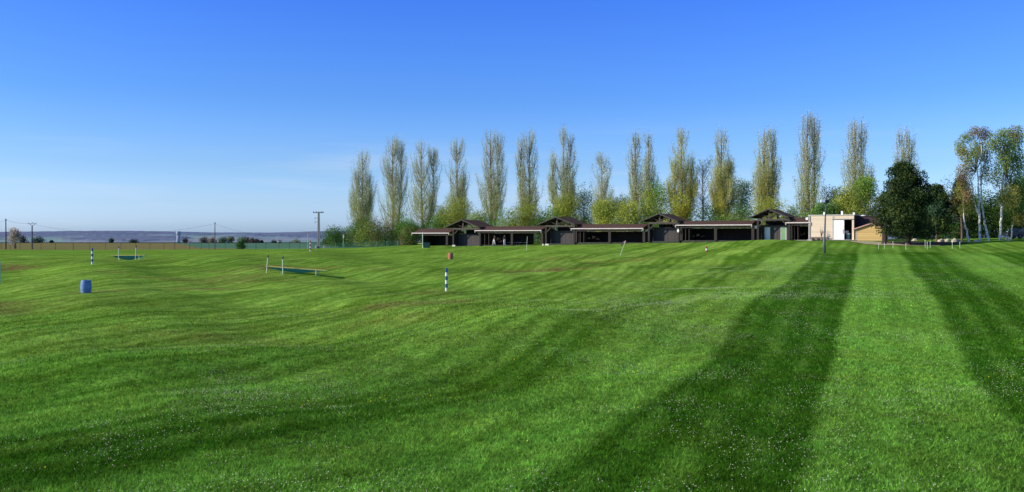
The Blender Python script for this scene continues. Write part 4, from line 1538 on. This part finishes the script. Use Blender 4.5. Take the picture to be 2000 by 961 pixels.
strip('path', [(1556, on_line(1556, -1.7)[1]), (1672, on_line(1672, -1.7)[1])], [(1556, on_line(1556, .2)[1]), (1672, on_line(1672, .2)[1])], CONC_LIGHT, .06)
GRAV = mat('pale_gravel', (.52, .43, .25), .95, .3, 3, col2=(.33, .30, .13))
strip('gravel_bed', [(1660, 117), (1690, 110), (1720, 107), (1772, 106), (1835, 105.2)], [(1664, 121), (1700, 119.5), (1728, 115), (1778, 108), (1838, 106.2)], GRAV, .05)
strip('conifer_shade_bed', [(1729, 114.2), (1780, 107.6), (1838, 105.6), (1888, 108.5)], [(1731, 119), (1780, 119), (1838, 116), (1890, 112)], mat('painted_conifer_shade', (.022, .019, .013), .95, .5, 3), .035)  # near-black sheet: the conifer's shade pool put into the ground colour

# ------------------------------------------------------------------ golfers


def person(base, rz, label, pose, top_col, seed):
    t = thing('person', base, label, 'person', None, rz)

    def skin_mesh(name, joints, edges, m, parent, sub=2):
        me = bpy.data.meshes.new(name)
        me.from_pydata([j[:3] for j in joints], edges, [])
        me.materials.append(m)
        o = link(bpy.data.objects.new(name, me), parent)
        o.modifiers.new('skin', 'SKIN')
        if not me.skin_vertices:
            me.skin_vertices.new()
        for i, j in enumerate(joints):
            r = j[3]
            me.skin_vertices[0].data[i].radius = (r if not hasattr(r, '__len__') else r[0], r if not hasattr(r, '__len__') else r[1])
        me.skin_vertices[0].data[0].use_root = True
        s = o.modifiers.new('sub', 'SUBSURF')
        s.levels = s.render_levels = sub
        return o
    P = pose
    J, E = [], []

    def add(p, r, par=None):
        J.append((*p, r))
        if par is not None:
            E.append((par, len(J) - 1))
        return len(J) - 1
    pel = add(P['pelvis'], (.15, .11))
    ches = add(P['chest'], (.17, .11), add(P['waist'], (.13, .10), pel))
    nk = add(P['neck'], .055, ches)
    hd0 = add(P['head0'], (.075, .085), nk)
    hd1 = add(P['head1'], (.078, .095), hd0)
    add(P['head2'], (.05, .06), hd1)
    hand_ends = []
    for s in ('l', 'r'):
        hp = add(P['hip_' + s], .095, pel)
        kn = add(P['knee_' + s], .062, hp)
        an = add(P['ank_' + s], .042, kn)
        add(P['toe_' + s], .038, an)
        sh = add(P['sh_' + s], .062, ches)
        el = add(P['el_' + s], .045, sh)
        wr = add(P['wr_' + s], .030, el)
        w, e = np.array(P['wr_' + s]), np.array(P['el_' + s])
        d = unit(w - e)
        side = unit(np.cross(d, [0, 1, .1]))
        palm = add(w + d * .06, .03, wr)
        for k in range(4):
            f0 = add(w + d * .10 + side * (k - 1.5) * .02, .009, palm)
            add(w + d * (.15 + .015 * (k in (1, 2))) + side * (k - 1.5) * .02 + np.array([0, -.02, 0]), .008, f0)
        add(w + d * .07 + side * .05, .010, palm)
    skin = mat('skin', (.45, .27, .19), .6, .1, 8)
    skin_mesh('body', J, E, skin, t)
    # nose and ears ride on the head, hair cap
    h1 = np.array(P['head1'])
    hm = MB()
    hm.lathe([(.02, .115), (.07, .10), (.098, .06), (.104, .0), (.09, -.03)], 14, tuple(h1 + np.array([0, .012, .02])))
    hm.build('hair', mat('dark_hair', (.03, .022, .018), .8, .2, 10), t, smooth=True)
    T, TE = [], []

    def add2(p, r, par=None):
        T.append((*p, r))
        if par is not None:
            TE.append((par, len(T) - 1))
        return len(T) - 1
    b0 = add2(P['pelvis'], (.165, .125))
    add2(np.array(P['pelvis']) + [0, 0, .1], (.15, .12), b0)
    for s in ('l', 'r'):
        q = add2(P['ank_' + s], .065, add2(P['knee_' + s], .082, add2(P['hip_' + s], .112, b0)))
    skin_mesh('trousers', T, TE, mat('white_trousers', (.82, .81, .78), .8, .06, 5), t)
    T, TE = [], []
    w0 = add2(np.array(P['waist']) - [0, 0, .08], (.16, .125))
    c0 = add2(P['chest'], (.20, .135), add2(P['waist'], (.15, .12), w0))
    add2(np.array(P['neck']) - [0, 0, .02], .07, c0)
    for s in ('l', 'r'):
        q = add2(np.array(P['wr_' + s]) * .9 + np.array(P['el_' + s]) * .1, .042, add2(P['el_' + s], .062, add2(P['sh_' + s], .085, c0)))
    skin_mesh('shirt', T, TE, mat('shirt_' + str(seed), top_col, .85, .15, 5), t)
    sm = MB()
    for s in ('l', 'r'):
        a, tt_ = np.array(P['ank_' + s]), np.array(P['toe_' + s])
        d = unit((tt_ - a) * [1, 1, 0])
        sm.tube([a + [0, 0, -.03] - d * .05, a + [0, 0, -.04] + d * .06, np.array([tt_[0], tt_[1], a[2] - .05]) + d * .03], [.05, .055, .035], 8)
    sm.build('shoe', WHITE, t, smooth=True)
    return t


stand = dict(pelvis=(0, 0, .95), waist=(0, 0, 1.12), chest=(0, .0, 1.36), neck=(0, -.01, 1.52), head0=(0, -.02, 1.58), head1=(0, -.03, 1.66), head2=(0, -.02, 1.73),
             hip_l=(-.09, 0, .90), knee_l=(-.10, -.02, .49), ank_l=(-.11, .01, .08), toe_l=(-.13, -.15, .035),
             hip_r=(.09, 0, .90), knee_r=(.10, -.02, .49), ank_r=(.10, .01, .08), toe_r=(.13, -.15, .035),
             sh_l=(-.19, 0, 1.43), el_l=(-.24, .01, 1.15), wr_l=(-.14, -.18, 1.02), sh_r=(.19, 0, 1.43), el_r=(.25, .01, 1.15), wr_r=(.13, -.18, 1.0))
swing = dict(pelvis=(-.06, .0, .92), waist=(-.02, .0, 1.09), chest=(.10, -.06, 1.32), neck=(.16, -.10, 1.47), head0=(.18, -.13, 1.53), head1=(.20, -.15, 1.60), head2=(.21, -.15, 1.67),
             hip_l=(-.15, 0, .88), knee_l=(-.20, -.05, .48), ank_l=(-.27, 0, .08), toe_l=(-.31, -.14, .035),
             hip_r=(.03, 0, .88), knee_r=(.13, -.05, .48), ank_r=(.17, .02, .08), toe_r=(.22, -.12, .035),
             sh_l=(-.07, -.10, 1.41), el_l=(.10, -.33, 1.22), wr_l=(.30, -.42, 1.05), sh_r=(.27, -.02, 1.38), el_r=(.38, -.22, 1.18), wr_r=(.34, -.42, 1.02))
for px, off, pose, colr, lab, k in ((965.5, .75, swing, (.035, .025, .06), 'golfer in white trousers with legs apart, leaning into a swing', 1),
                                    (985.5, .75, stand, (.05, .05, .06), 'golfer in white trousers and dark top standing upright', 2)):
    p = on_line(px, off)
    person((p[0], p[1], floor_z(993) + .04), RZ if k == 1 else RZ + .9, lab, pose, colr, k)
# the club the leaning golfer holds
p = on_line(965.5, .75)
tc_ = thing('golf_club', (p[0], p[1], floor_z(993) + .04), 'thin golf club held low by the leaning golfer', 'golf club', None, RZ)
MB().tube([(.33, -.45, 1.0), (.62, -.85, .07)], [.013, .008], 6).build('shaft', STEEL, tc_)
MB().box(.60, .70, -.90, -.82, .02, .08).build('club_head', DARKMETAL, tc_, bevel=.01)

# ------------------------------------------------------------------ things on the field
BLUE, RED = mat('blue_paint', (.025, .10, .30), .5, .2, 4), mat('red_paint', (.35, .05, .03), .5, .2, 4)


def striped_pole(px, py, Y, H, r, n, colm, label, group, first_white=False):
    b = at(px, py, Y)
    b[2] = gz(b[0], Y)
    t = thing('distance_pole', b, label, 'marker pole', group)
    hs = H / n
    for k in range(n):
        white = (k % 2 == 0) != first_white
        MB().lathe([(r, 0), (r, hs - .004)], 14, (0, 0, k * hs)).build('white_band' if white else 'coloured_band', WHITE if white else colm, t)
    MB().lathe([(r * .95, 0), (r * .6, .04), (r * .1, .06)], 14, (0, 0, H)).build('cap', colm, t)
    MB().lathe([(r * .5, -.25), (r * .5, .0)], 8).build('spike', DARKMETAL, t)
    return t


striped_pole(872, 560, 62, 1.60, .085, 6, BLUE, 'blue and white banded pole in the open lawn, the taller-looking one', 'blue and white distance poles')
striped_pole(180, 520, 89, 1.60, .085, 6, BLUE, 'blue and white banded pole behind the blue barrel', 'blue and white distance poles')
striped_pole(606, 491, 136, 1.65, .09, 6, RED, 'red and white banded pole in front of the concrete power pole', 'red and white distance poles')
striped_pole(1380, 493, 110, .68, .11, 3, RED, 'short stubby red and white post before the open bays', 'red and white distance poles', True)


def barrel(px, py, Y, H, colm, band, label):
    b = at(px, py, Y)
    b[2] = gz(b[0], Y) - .03
    t = thing('barrel', b, label, 'barrel', 'barrels used as range targets')
    r = .31
    prof = [(r * .96, 0), (r, .02)]
    for f in np.linspace(0, 1, 15):
        prof.append((r * (1.0 + .17 * math.sin(f * math.pi)), .03 + f * (H - .06)))
    prof += [(r, H - .01), (r * .97, H), (r * .93, H), (r * .92, H - .05)]
    MB().lathe(prof, 28).build('shell', colm, t, smooth=True)
    MB().lathe([(r * .915, H - .08), (r * .915, H - .05)], 28).build('lid', DARKMETAL, t)
    for f in (.12, .34, .66, .88):
        rr = r * (1.0 + .17 * math.sin(f * math.pi)) + .006
        MB().lathe([(rr, -.018), (rr + .006, 0), (rr, .018)], 28, (0, 0, .03 + f * (H - .06))).build('hoop', band, t)
    MB().lathe([(.035, 0), (.035, .03)], 10, (.12, -.08, H - .045)).build('bung', WHITE, t)
    return t


barrel(168, 574, 62, .93, mat('blue_plastic', (.16, .27, .50), .55, .3, 3), mat('blue_hoop', (.10, .21, .44), .55, .1, 3), 'pale blue barrel standing on the lawn with a dark open top')
barrel(880, 508.5, 124, .93, mat('terracotta_plastic', (.42, .15, .08), .6, .22, 3), mat('rust_hoop', (.48, .20, .12), .6, .1, 3), 'reddish-brown barrel on the lawn below the first pavilion')

NETM = None


def net_material():
    m, t = new_mat('dark_green_net')
    out = N(t, 'ShaderNodeOutputMaterial')
    d = N(t, 'ShaderNodeBsdfDiffuse')
    g = N(t, 'ShaderNodeTexCoord')
    nz = N(t, 'ShaderNodeTexNoise', i_Scale=1.2, i_Detail=4.0)
    t.links.new(g.outputs['Object'], nz.inputs['Vector'])
    mx = N(t, 'ShaderNodeMix', data_type='RGBA')
    mx.inputs[6].default_value = (.06, .24, .16, 1)
    mx.inputs[7].default_value = (.10, .34, .23, 1)
    t.links.new(nz.outputs[0], mx.inputs[0])
    t.links.new(mx.outputs[2], d.inputs[0])
    tr = N(t, 'ShaderNodeBsdfTranslucent')
    t.links.new(mx.outputs[2], tr.inputs[0])
    ms = N(t, 'ShaderNodeMixShader')
    ms.inputs[0].default_value = .4
    t.links.new(d.outputs[0], ms.inputs[1])
    t.links.new(tr.outputs[0], ms.inputs[2])
    t.links.new(ms.outputs[0], out.inputs[0])
    return m


NETM = net_material()
YEL = mat('yellow_rail_paint', (.72, .64, .16), .6, .15, 3)
PALE = mat('pale_green_post', (.58, .68, .50), .6, .1, 3)


def target_net(px0, y0, px1, y1, Y, width, depth_, sag_at, posts, legs, label, twist=0.0):
    """sagging chipping net: long yellow rim with a net hanging below it, thin legs and two taller marker posts"""
    c = at((px0 + px1) / 2, 0, Y)
    zc = gz(c[0], Y)
    t = thing('target_net', (c[0], Y, zc), label, 'target net', 'sagging golf target nets')
    s = Y / FPX

    def loc(px, py):
        return ((px - CX) * s - c[0], EYE - (py - HY) * s - zc)
    (xa, za), (xb, zb_) = loc(px0, y0), loc(px1, y1)

    def rim(f, v):   # f along, v across 0..1
        return np.array([xa + (xb - xa) * f + twist * (v - .5), (v - .5) * width, za + (zb_ - za) * f + .0 * v])
    nf, nv = 26, 10
    vs, fs = [], []
    for i in range(nf + 1):
        for j in range(nv + 1):
            f, v = i / nf, j / nv
            p = rim(f, v)
            bow = (f / sag_at) if f < sag_at else (1 - f) / (1 - sag_at)
            bow = min(1, bow) ** .62
            p[2] -= min(depth_, p[2] - .03) * bow * (1 - abs(2 * v - 1) ** 5) if v not in (0, 1) else 0
            vs.append(p)
    for i in range(nf):
        for j in range(nv):
            k = i * (nv + 1) + j
            fs.append((k, k + nv + 1, k + nv + 2, k + 1))
    mb = MB()
    mb.add(vs, fs)
    mb.build('net', NETM, t, smooth=True)
    r = MB()
    r.tube([rim(0, 0), rim(.5, 0), rim(1, 0)], .028, 6)
    r.tube([rim(0, 1), rim(.5, 1), rim(1, 1)], .028, 6)
    r.tube([rim(0, 0), rim(0, 1)], .03, 6)
    r.tube([rim(1, 0), rim(1, 1)], .03, 6)
    r.build('rim', YEL, t)
    for f, v in legs:
        p = rim(f, v)
        MB().tube([(p[0], p[1], -.15), p], .035, 6).build('leg', PALE, t)
    for (pxp, yt, yb_, dy, dx) in posts:
        x, zt = loc(pxp, yt)
        p = MB().tube([(x - dx, dy, -.2), (x, dy, zt)], .05, 8).build('marker_post', PALE, t)
        MB().tube([(x, dy, zt + .003), (x + .03, dy, zt + .26)], .055, 8).build('dark_cap', DARKMETAL, p)
    return t


target_net(521, 520, 638, 528.5, 80, .9, .95, .60, [(519.5, 504, 537, .6, .12), (556, 506, 543, -.7, -.03)], [(.84, 0), (.22, 1), (.84, 1)],
           'long sagging green target net with yellow rail in mid field')
target_net(221, 499, 284, 498.5, 105, .9, .62, .5, [(242, 484.5, 512, -1.4, 0), (275.5, 483.5, 511, -1.4, .08)], [(.15, 1), (.85, 1), (.85, 0)],
           'smaller dark sagging target net farther off near the fence')


def flagstick(px, py, Y, topx, topy, label, flag=True):
    b = spot(px, Y)
    t = thing('flagstick', b, label, 'flagstick')
    s = Y / FPX
    dx = (topx - px) * s
    h = EYE - (topy - HY) * s - b[2]
    MB().tube([(0, 0, -.1), (dx * .5, 0, h * .5), (dx, 0, h)], .028, 6).build('stick', PALE, t)
    if flag:
        mb = MB()
        vs, fs = [], []
        for i in range(7):
            for j in range(4):
                f = i / 6
                vs.append((dx - .02 - f * .55, .06 * math.sin(f * 5) * f, h - .03 - j * .13 - f * f * .35))
        for i in range(6):
            for j in range(3):
                k = i * 4 + j
                fs.append((k, k + 4, k + 5, k + 1))
        mb.add(vs, fs)
        mb.build('flag', mat('faded_red_flag', (.50, .24, .24), .8, .2, 3), t, smooth=True)
    return t


flagstick(1211, 498, 115, 1222, 470, 'leaning flagstick with a limp faded red flag on the lawn')
flagstick(1028, 490, 135, 1030, 462, 'thin upright pale stick without flag before the golfers bay', False)
# mound with sand at the upright stick
pp = spot(1.0, 75)
t = thing('post', pp, 'pale green post cut by the picture edge on the open lawn', 'post')
MB().tube([(-.04, 0, -.2), (-.04, 0, 1.86)], .055, 8).build('shaft', mat('light_green_paint', (.30, .52, .36), .6, .1, 3), t)
MB().lathe([(.06, 0), (.06, .05), (.02, .08)], 8, (-.04, 0, 1.863)).build('cap', PALE, t)

# pins of the practice green
for k, (px, Y, h) in enumerate(((1716, 97, .55), (1727.5, 98, .55), (1744, 99, .62), (1769.5, 95, .60), (1807, 99, .75), (1811, 96, .70), (1817, 99, .66), (1860, 96.5, .66), (1875, 96.5, .62))):
    b = spot(px, Y)
    labs = ['first pin of the practice green, closest to the shed', 'second pin along the practice green from the shed', 'pin with a tiny pale top against the gravel strip',
            'pin standing nearest the camera side of the gravel end', 'bluish-topped pin in the tight trio before the shade', 'middle pin of the tight trio before the shade',
            'last pin of the tight trio before the shade', 'pin before the bent birch, first of the end pair', 'outermost pin of the practice green, before the birches']
    t = thing('green_pin', b, labs[k], 'golf pin', 'small pins on the practice green')
    MB().tube([(0, 0, -.08), (rnd.uniform(-.03, .03), 0, h)], .020, 6).build('pin', PALE, t)
    MB().lathe([(.025, 0), (.04, .04), (.04, .08), (.01, .10)], 8, (0, 0, h)).build('pin_top', WHITE, t)

# lamp post
b = spot(1610, 86)
t = thing('lamp_post', b, 'tall grey floodlight post in front of the cabin', 'lamp post')
hL = EYE - (397 - HY) * 86 / FPX - b[2]
MB().tube([(0, 0, -.2), (0, 0, 1.5), (.03, 0, 1.55), (.14, 0, hL)], [.14, .125, .085, .055], 10).build('pole', STEEL, t, smooth=True)
MB().box(-.30, .44, -.03, .03, hL, hL + .05).build('cross_arm', STEEL, t)
l1 = MB().box(-.38, .02, -.16, .10, hL + .055, hL + .36).build('floodlight', mat('pale_grey_housing', (.62, .66, .70), .35, .1, 3), t, bevel=.03)
MB().box(-.35, -.01, -.19, -.163, hL + .09, hL + .33).build('lens', mat('pale_lens', (.72, .78, .82), .2, .05, 3), l1)
l2 = MB().box(.16, .46, -.10, .20, hL + .055, hL + .34).build('floodlight', DARKMETAL, t, bevel=.03)
MB().box(.463, .49, -.07, .17, hL + .08, hL + .31).build('lens', STEEL, l2)

# ------------------------------------------------------------------ far boundary: poles, wires, fences, tower
def utility_pole(px, py, Y, top, r0, r1, m, label, kind):
    b = at(px, py, Y)
    b[2] = gz(b[0], Y) - .1
    t = thing('utility_pole', b, label, 'utility pole', 'utility poles along the boundary')
    h = EYE - (top - HY) * Y / FPX - b[2]
    if kind == 'concrete':
        p = MB()
        for x0, x1 in ((-r0, -r0 * .25), (r0 * .25, r0)):
            p.add([(x0, -r0, 0), (x1, -r0, 0), (x1, r0, 0), (x0, r0, 0), (x0 * r1 / r0, -r1, h), (x1 * r1 / r0, -r1, h), (x1 * r1 / r0, r1, h), (x0 * r1 / r0, r1, h)],
                  [(0, 3, 2, 1), (4, 5, 6, 7), (0, 1, 5, 4), (1, 2, 6, 5), (2, 3, 7, 6), (3, 0, 4, 7)])
        p.add([(-r0 * .24, -r0 * .5, 0), (r0 * .24, -r0 * .5, 0), (r0 * .24, r0 * .5, 0), (-r0 * .24, r0 * .5, 0), (-r1 * .24, -r1 * .5, h), (r1 * .24, -r1 * .5, h), (r1 * .24, r1 * .5, h), (-r1 * .24, r1 * .5, h)],
              [(0, 1, 5, 4), (1, 2, 6, 5), (2, 3, 7, 6), (3, 0, 4, 7)])
        p.build('shaft', m, t)
        MB().box(-1.15, 1.0, -.06, .06, h - .26, h - .12).build('cross_arm', DARKMETAL, t)
        for x in (-1.05, -.5, .5, .9):
            MB().lathe([(.05, 0), (.08, .06), (.05, .12), (.08, .18), (.02, .24)], 8, (x, 0, h - .117)).build('insulator', DARKMETAL, t)
        br = MB()
        for z in (h - 1.35, h - 2.15):
            br.tube([(-r1, 0, z), (-.75, 0, z + .12)], .035, 5)
            br.tube([(-.75, 0, z + .12), (-.78, 0, z - .25)], .05, 5)
        br.build('bracket', DARKMETAL, t)
        MB().box(-.62, -.30, -.5, .1, .05, .62).build('base_box', CONC_LIGHT, t, bevel=.02)
    else:
        MB().tube([(0, 0, 0), (.02, 0, h * .5), (-.03 if px < 20 else .03, 0, h)], [r0, (r0 + r1) / 2, r1], 9).build('shaft', m, t)
        if kind == 'fork':
            br = MB()
            br.tube([(0, 0, h - .05), (-.28, 0, h + .28), (-.85, 0, h + .55)], [.07, .05, .05], 6)
            br.tube([(0, 0, h - .05), (.28, 0, h + .22), (.75, 0, h + .30)], [.07, .05, .05], 6)
            br.tube([(-.55, 0, h + .40), (.1, 0, h + .62), (.95, 0, h + .50)], .05, 6)
            br.build('fork_arm', DARKMETAL, t)
            for x, z in ((-.85, .55), (.95, .50), (.15, .62)):
                MB().lathe([(.06, 0), (.08, .08), (.03, .18)], 8, (x, 0, h + z)).build('insulator', DARKMETAL, t)
        elif kind == 'arm':
            MB().box(-2.2, .1, -.06, .06, h - .8, h - .5).build('cross_arm', DARKMETAL, t)
        else:
            MB().lathe([(.05, 0), (.07, .06), (.02, .16)], 8, (r1 + .06, 0, h - .35)).build('insulator', DARKMETAL, t)
    return t


WOODP = mat('tarred_pole_wood', (.045, .04, .04), .9, .3, 3)
GREYP = mat('grey_pole_wood', (.13, .125, .12), .9, .3, 3)
utility_pole(11.5, 488, 205, 427, .15, .10, WOODP, 'plain dark wooden pole beside the blossoming tree', 'plain')
utility_pole(62.5, 488, 208, 441, .19, .13, GREYP, 'grey pole with a forked crown of wire arms', 'fork')
utility_pole(419.5, 489, 196, 434, .12, .08, GREYP, 'thin lone pole in front of the copse', 'plain')
utility_pole(622.5, 487, 184, 413.5, .26, .17, mat('weathered_concrete', (.42, .39, .34), .9, .2, 2), 'tall concrete power pole with a T crossbar', 'concrete')
utility_pole(601.5, 487, 186, 452, .075, .05, mat('pale_grey_metal', (.42, .45, .46), .6, .15, 3), 'slim pale grey post left of the concrete power pole', 'plain')
utility_pole(648, 478, 420, 452, .18, .14, GREYP, 'distant pole with a single side arm by the end of the hedge', 'arm')


def cable(p0, p1, sag, label):
    n = 28
    pts = []
    for i in range(n + 1):
        f = i / n
        p = p0 + (p1 - p0) * f
        p[2] -= sag * 4 * f * (1 - f)
        pts.append(p)
    o = MB().tube(pts, .022, 4).build('power_cable', DARKMETAL)
    return tag(o, label, 'cable', 'sagging overhead cables')


cable(at(-140, 447, 200), at(11.5, 430, 205), .6, 'overhead wire entering the picture at the plain dark pole')
cable(at(12, 430, 205), at(58, 436.5, 208), .25, 'short wire from the plain dark pole to the forked pole')
cable(at(68, 438.5, 208), at(419, 437, 196), 2.2, 'long sagging wire from the forked pole to the lone pole')
cable(at(420, 437, 196), at(601, 455, 186), 1.45, 'wire dropping from the lone pole toward the slim pale post')

FPOST = mat('grey_fence_post', (.10, .085, .07), .9, .3, 4)
b0 = spot(320, 191)
tf = thing('wire_fence', b0, 'long low wire fence on thin posts along the ploughed field', 'fence')
prev = None
fpx = [-90, -60, -30, 2, 20, 39, 80, 108, 143, 175, 206, 236, 265, 293, 320, 341, 370, 393, 408, 440, 462, 483, 500, 519, 545, 565, 585, 605, 634]
pts3 = []
for i, px in enumerate(fpx):
    Y = 194 - 14 * float(sstep(350, 640, np.array([px]))[0])
    p = spot(px, Y) - b0
    r = .06 if px in (143, 341) else .042
    h = 1.45 if px != 341 else 1.65
    MB().tube([p + [0, 0, -.2], p + [rnd.uniform(-.04, .04), 0, h]], r, 6).build('post', FPOST, tf)
    pts3.append(p)
wm = MB()
for h in (.35, .8, 1.25):
    wm.tube([p + [0, 0, h] for p in pts3], .010, 3, caps=False)
wm.build('wire', FPOST, tf)

GREENP = mat('green_fence_paint', (.10, .26, .16), .6, .15, 3)
b0 = spot(690, 174)
tg = thing('mesh_fence', b0, 'green mesh fence with a tall braced corner post before the hedge', 'fence')
pts3 = []
for px in (655, 671, 692, 714, 735, 756, 777):
    Y = 174 - .045 * (px - 671)
    p = spot(px, Y) - b0
    h = 2.75 if px == 671 else 1.18
    MB().tube([p + [0, 0, -.2], p + [0, 0, h]], .10 if px == 671 else .05, 8).build('corner_post' if px == 671 else 'post', GREENP, tg)
    if px == 671:
        for s in (-1, 1):
            MB().tube([p + [0, 0, 1.5], p + [s * .45, -.2 * s, -.1]], .04, 6).build('brace', GREENP, tg)
        MB().box(p[0] - .13, p[0] + .13, p[1] - .13, p[1] - .105, p[2] + 2.0, p[2] + 2.7).build('post_plate', PALE, tg)
    pts3.append(p)
wm = MB()
for h in np.linspace(.1, 1.14, 8):
    wm.tube([p + [0, 0, h] for p in pts3], .010, 3, caps=False)
for a, c in zip(pts3[:-1], pts3[1:]):
    for f in np.linspace(0.05, .95, 16):
        q = a + (c - a) * f
        wm.tube([q + [0, 0, .08], q + [0, 0, 1.14]], .007, 3, caps=False)
wm.build('mesh', GREENP, tg)

# water tower on the plain
b = at(348.5, 476, 900)
zt = gz(at(348.5, 476, 640)[0], 640) - 1.5
bz = b[2]
t = thing('water_tower', (b[0], 900, bz - 2), 'small grey concrete water tower on the plain', 'water tower')
s9 = 900 / FPX
hT = (476 - 452) * s9 + 2
MB().lathe([(2.3, 0), (1.75, hT * .55), (1.7, hT * .72)], 20).build('shaft', mat('hazy_concrete', (.34, .38, .42), .9, .1, .5), t, smooth=True)
MB().lathe([(1.7, hT * .722), (2.4, hT * .80), (2.45, hT * .95), (2.2, hT * .99), (.5, hT * 1.02)], 20).build('tank', mat('hazy_concrete'), t, smooth=True) if False else \
    MB().lathe([(1.7, hT * .722), (2.4, hT * .80), (2.45, hT * .95), (2.2, hT * .99), (.5, hT * 1.02)], 20).build('tank', MATS['hazy_concrete'], t, smooth=True)


def far_house(px, py, Y, w, d, h, label):
    b = at(px, py, Y)
    t = thing('far_house', b, label, 'house', 'far white houses', .4)
    MB().box(-w / 2, w / 2, -d / 2, d / 2, -3, h).build('wall', WHITE, t)
    MB().prismx([(-d / 2 - .4, h), (0, h + d * .35), (d / 2 + .4, h)], -w / 2 - .3, w / 2 + .3).build('roof', mat('hazy_roof', (.20, .17, .19), .9, .1, 1), t)
    for x in (-w * .25, w * .2):
        MB().box(x - .6, x + .6, -d / 2 - .05, -d / 2 - .003, h * .3, h * .75).build('window', DARKMETAL, t)


far_house(546, 476.5, 640, 2.4, 3, 1.9, 'tiny white house at the field edge between copse and thin post')
far_house(568, 478, 640, 2.0, 3, 1.2, 'tinier white house just before the pale hedge')
far_house(371, 477.5, 460, 1.7, 2, 1.0, 'small white hut just past the water tower')

# left end of the range building: sign post, bin
b = spot(825.5, 158)
t = thing('sign_post', b, 'pale post with a yellow board before the short end bay', 'sign post')
hP = EYE - (453 - HY) * 158 / FPX - b[2]
MB().tube([(0, 0, -.2), (0, 0, hP)], .075, 8).build('post', PALE, t)
MB().box(-.86, -.08, -.05, -.01, .72, .90).build('board', mat('yellow_board', (.66, .62, .12), .6, .1, 3), t)
b = spot(833.5, 159)
t = thing('bin', b, 'dark green box bin standing beside the pale sign post', 'bin')
MB().prism([(-.52, 0), (.52, 0), (.56, .84), (-.56, .84)], -.4, .4).build('body', mat('green_plastic', (.02, .075, .06), .5, .2, 3), t, bevel=.03)
MB().box(-.60, .60, -.44, .44, .844, .92).build('lid', mat('green_lid', (.03, .09, .075), .5, .2, 3), t, bevel=.02)
b = spot(634, 183)
t = MB().prism([(-.20, -.05), (.20, -.05), (.17, .38), (.0, .44), (-.17, .38)], -.2, .2).build('marker_stone', CONC_LIGHT, bevel=.03)
t.location = b
tag(t, 'small whitish marker stone beside the concrete power pole', 'stone')

# rocks under the trees
for k, (px, Y, w, h, lab) in enumerate(((1837, 117, .38, .34, 'whitish boulder at the shade edge, first beyond the layered pine'), (1849, 117, .42, .34, 'sandy boulder beside the whitish one'),
                                        (1866, 116, .52, .42, 'largest sandy boulder, at the foot of the half-dead pine'), (1908, 113.2, .42, .24, 'flat pale stone at the foot of the many-stemmed birch'),
                                        (1969, 114.5, .5, .26, 'flat pale stone before the crooked birch stem'), (1787, 122, .4, .3, 'pale stone in the shade beyond the big conifer'))):
    rg = np.random.default_rng(600 + k)
    import bmesh
    bm = bmesh.new()
    bmesh.ops.create_icosphere(bm, subdivisions=3, radius=1)
    for v in bm.verts:
        d = np.array(v.co)
        q = 1 + .22 * math.sin(d[0] * 3 + k) * math.cos(d[1] * 4 + k * 2) + .12 * math.sin(d[2] * 7 + d[0] * 5 + k)
        v.co = Vector((d[0] * w * q, d[1] * w * .8 * q, max(-.35, d[2]) * h * q))
    me = bpy.data.meshes.new('boulder')
    bm.to_mesh(me)
    bm.free()
    me.materials.append(mat('pale_rock', (.50, .43, .32), .9, .3, 3, bump=.4))
    me.polygons.foreach_set('use_smooth', [True] * len(me.polygons))
    t = link(bpy.data.objects.new('boulder', me))
    t.location = spot(px, Y)
    tag(t, lab, 'rock', 'pale stones under the trees')
# white board on posts beyond the conifer
b = spot(1781.5, 128)
t = thing('picnic_table', b, 'thin white table top in the shade beyond the big conifer', 'table')
MB().box(-.5, .5, -.3, .3, .95, 1.03).build('table_top', WHITE, t)
for s in (-1, 1):
    MB().box(s * .42 - .04, s * .42 + .04, -.2, .2, -.1, .95).build('leg', DARKMETAL, t)


# car cut by the picture edge
def car(base, rz):
    t = thing('parked_car', base, 'dark parked car low behind the grass rise at the picture edge', 'car', None, rz)
    paint = mat('dark_car_paint', (.015, .02, .025), .25, .1, 2, spec=.6)
    glass = mat('dark_car_glass', (.03, .04, .06), .1, .1, 2, spec=.8)
    body = [(-2.1, .28), (2.1, .28), (2.15, .62), (2.0, .82), (1.0, .95), (.35, 1.38), (-1.2, 1.40), (-1.9, .98), (-2.1, .9)]
    MB().prism(body, -.82, .82).build('body', paint, t, bevel=.07)
    MB().prism([(.85, .98), (.33, 1.32), (-1.1, 1.34), (-1.6, .98)], -.828, -.822).build('side_window', glass, t)
    MB().prism([(.85, .98), (.33, 1.32), (-1.1, 1.34), (-1.6, .98)], .822, .828).build('side_window', glass, t)
    for x in (-1.3, 1.3):
        for y in (-.80, .80):
            w = MB().tube([(x, y - .11, .31), (x, y + .11, .31)], .31, 20).build('wheel', mat('tyre', (.02, .02, .02), .9, .2, 5), t)
            MB().tube([(x, y - .12, .31), (x, y + .12, .31)], .18, 14).build('rim', STEEL, w)
    for y in (-.6, .6):
        MB().box(-2.13, -2.10, y - .15, y + .15, .66, .80).build('tail_light', RED, t)
        MB().box(2.10, 2.14, y - .18, y + .18, .62, .74).build('headlight', WHITE, t)


b = spot(2003, 122)
car(b, .05)
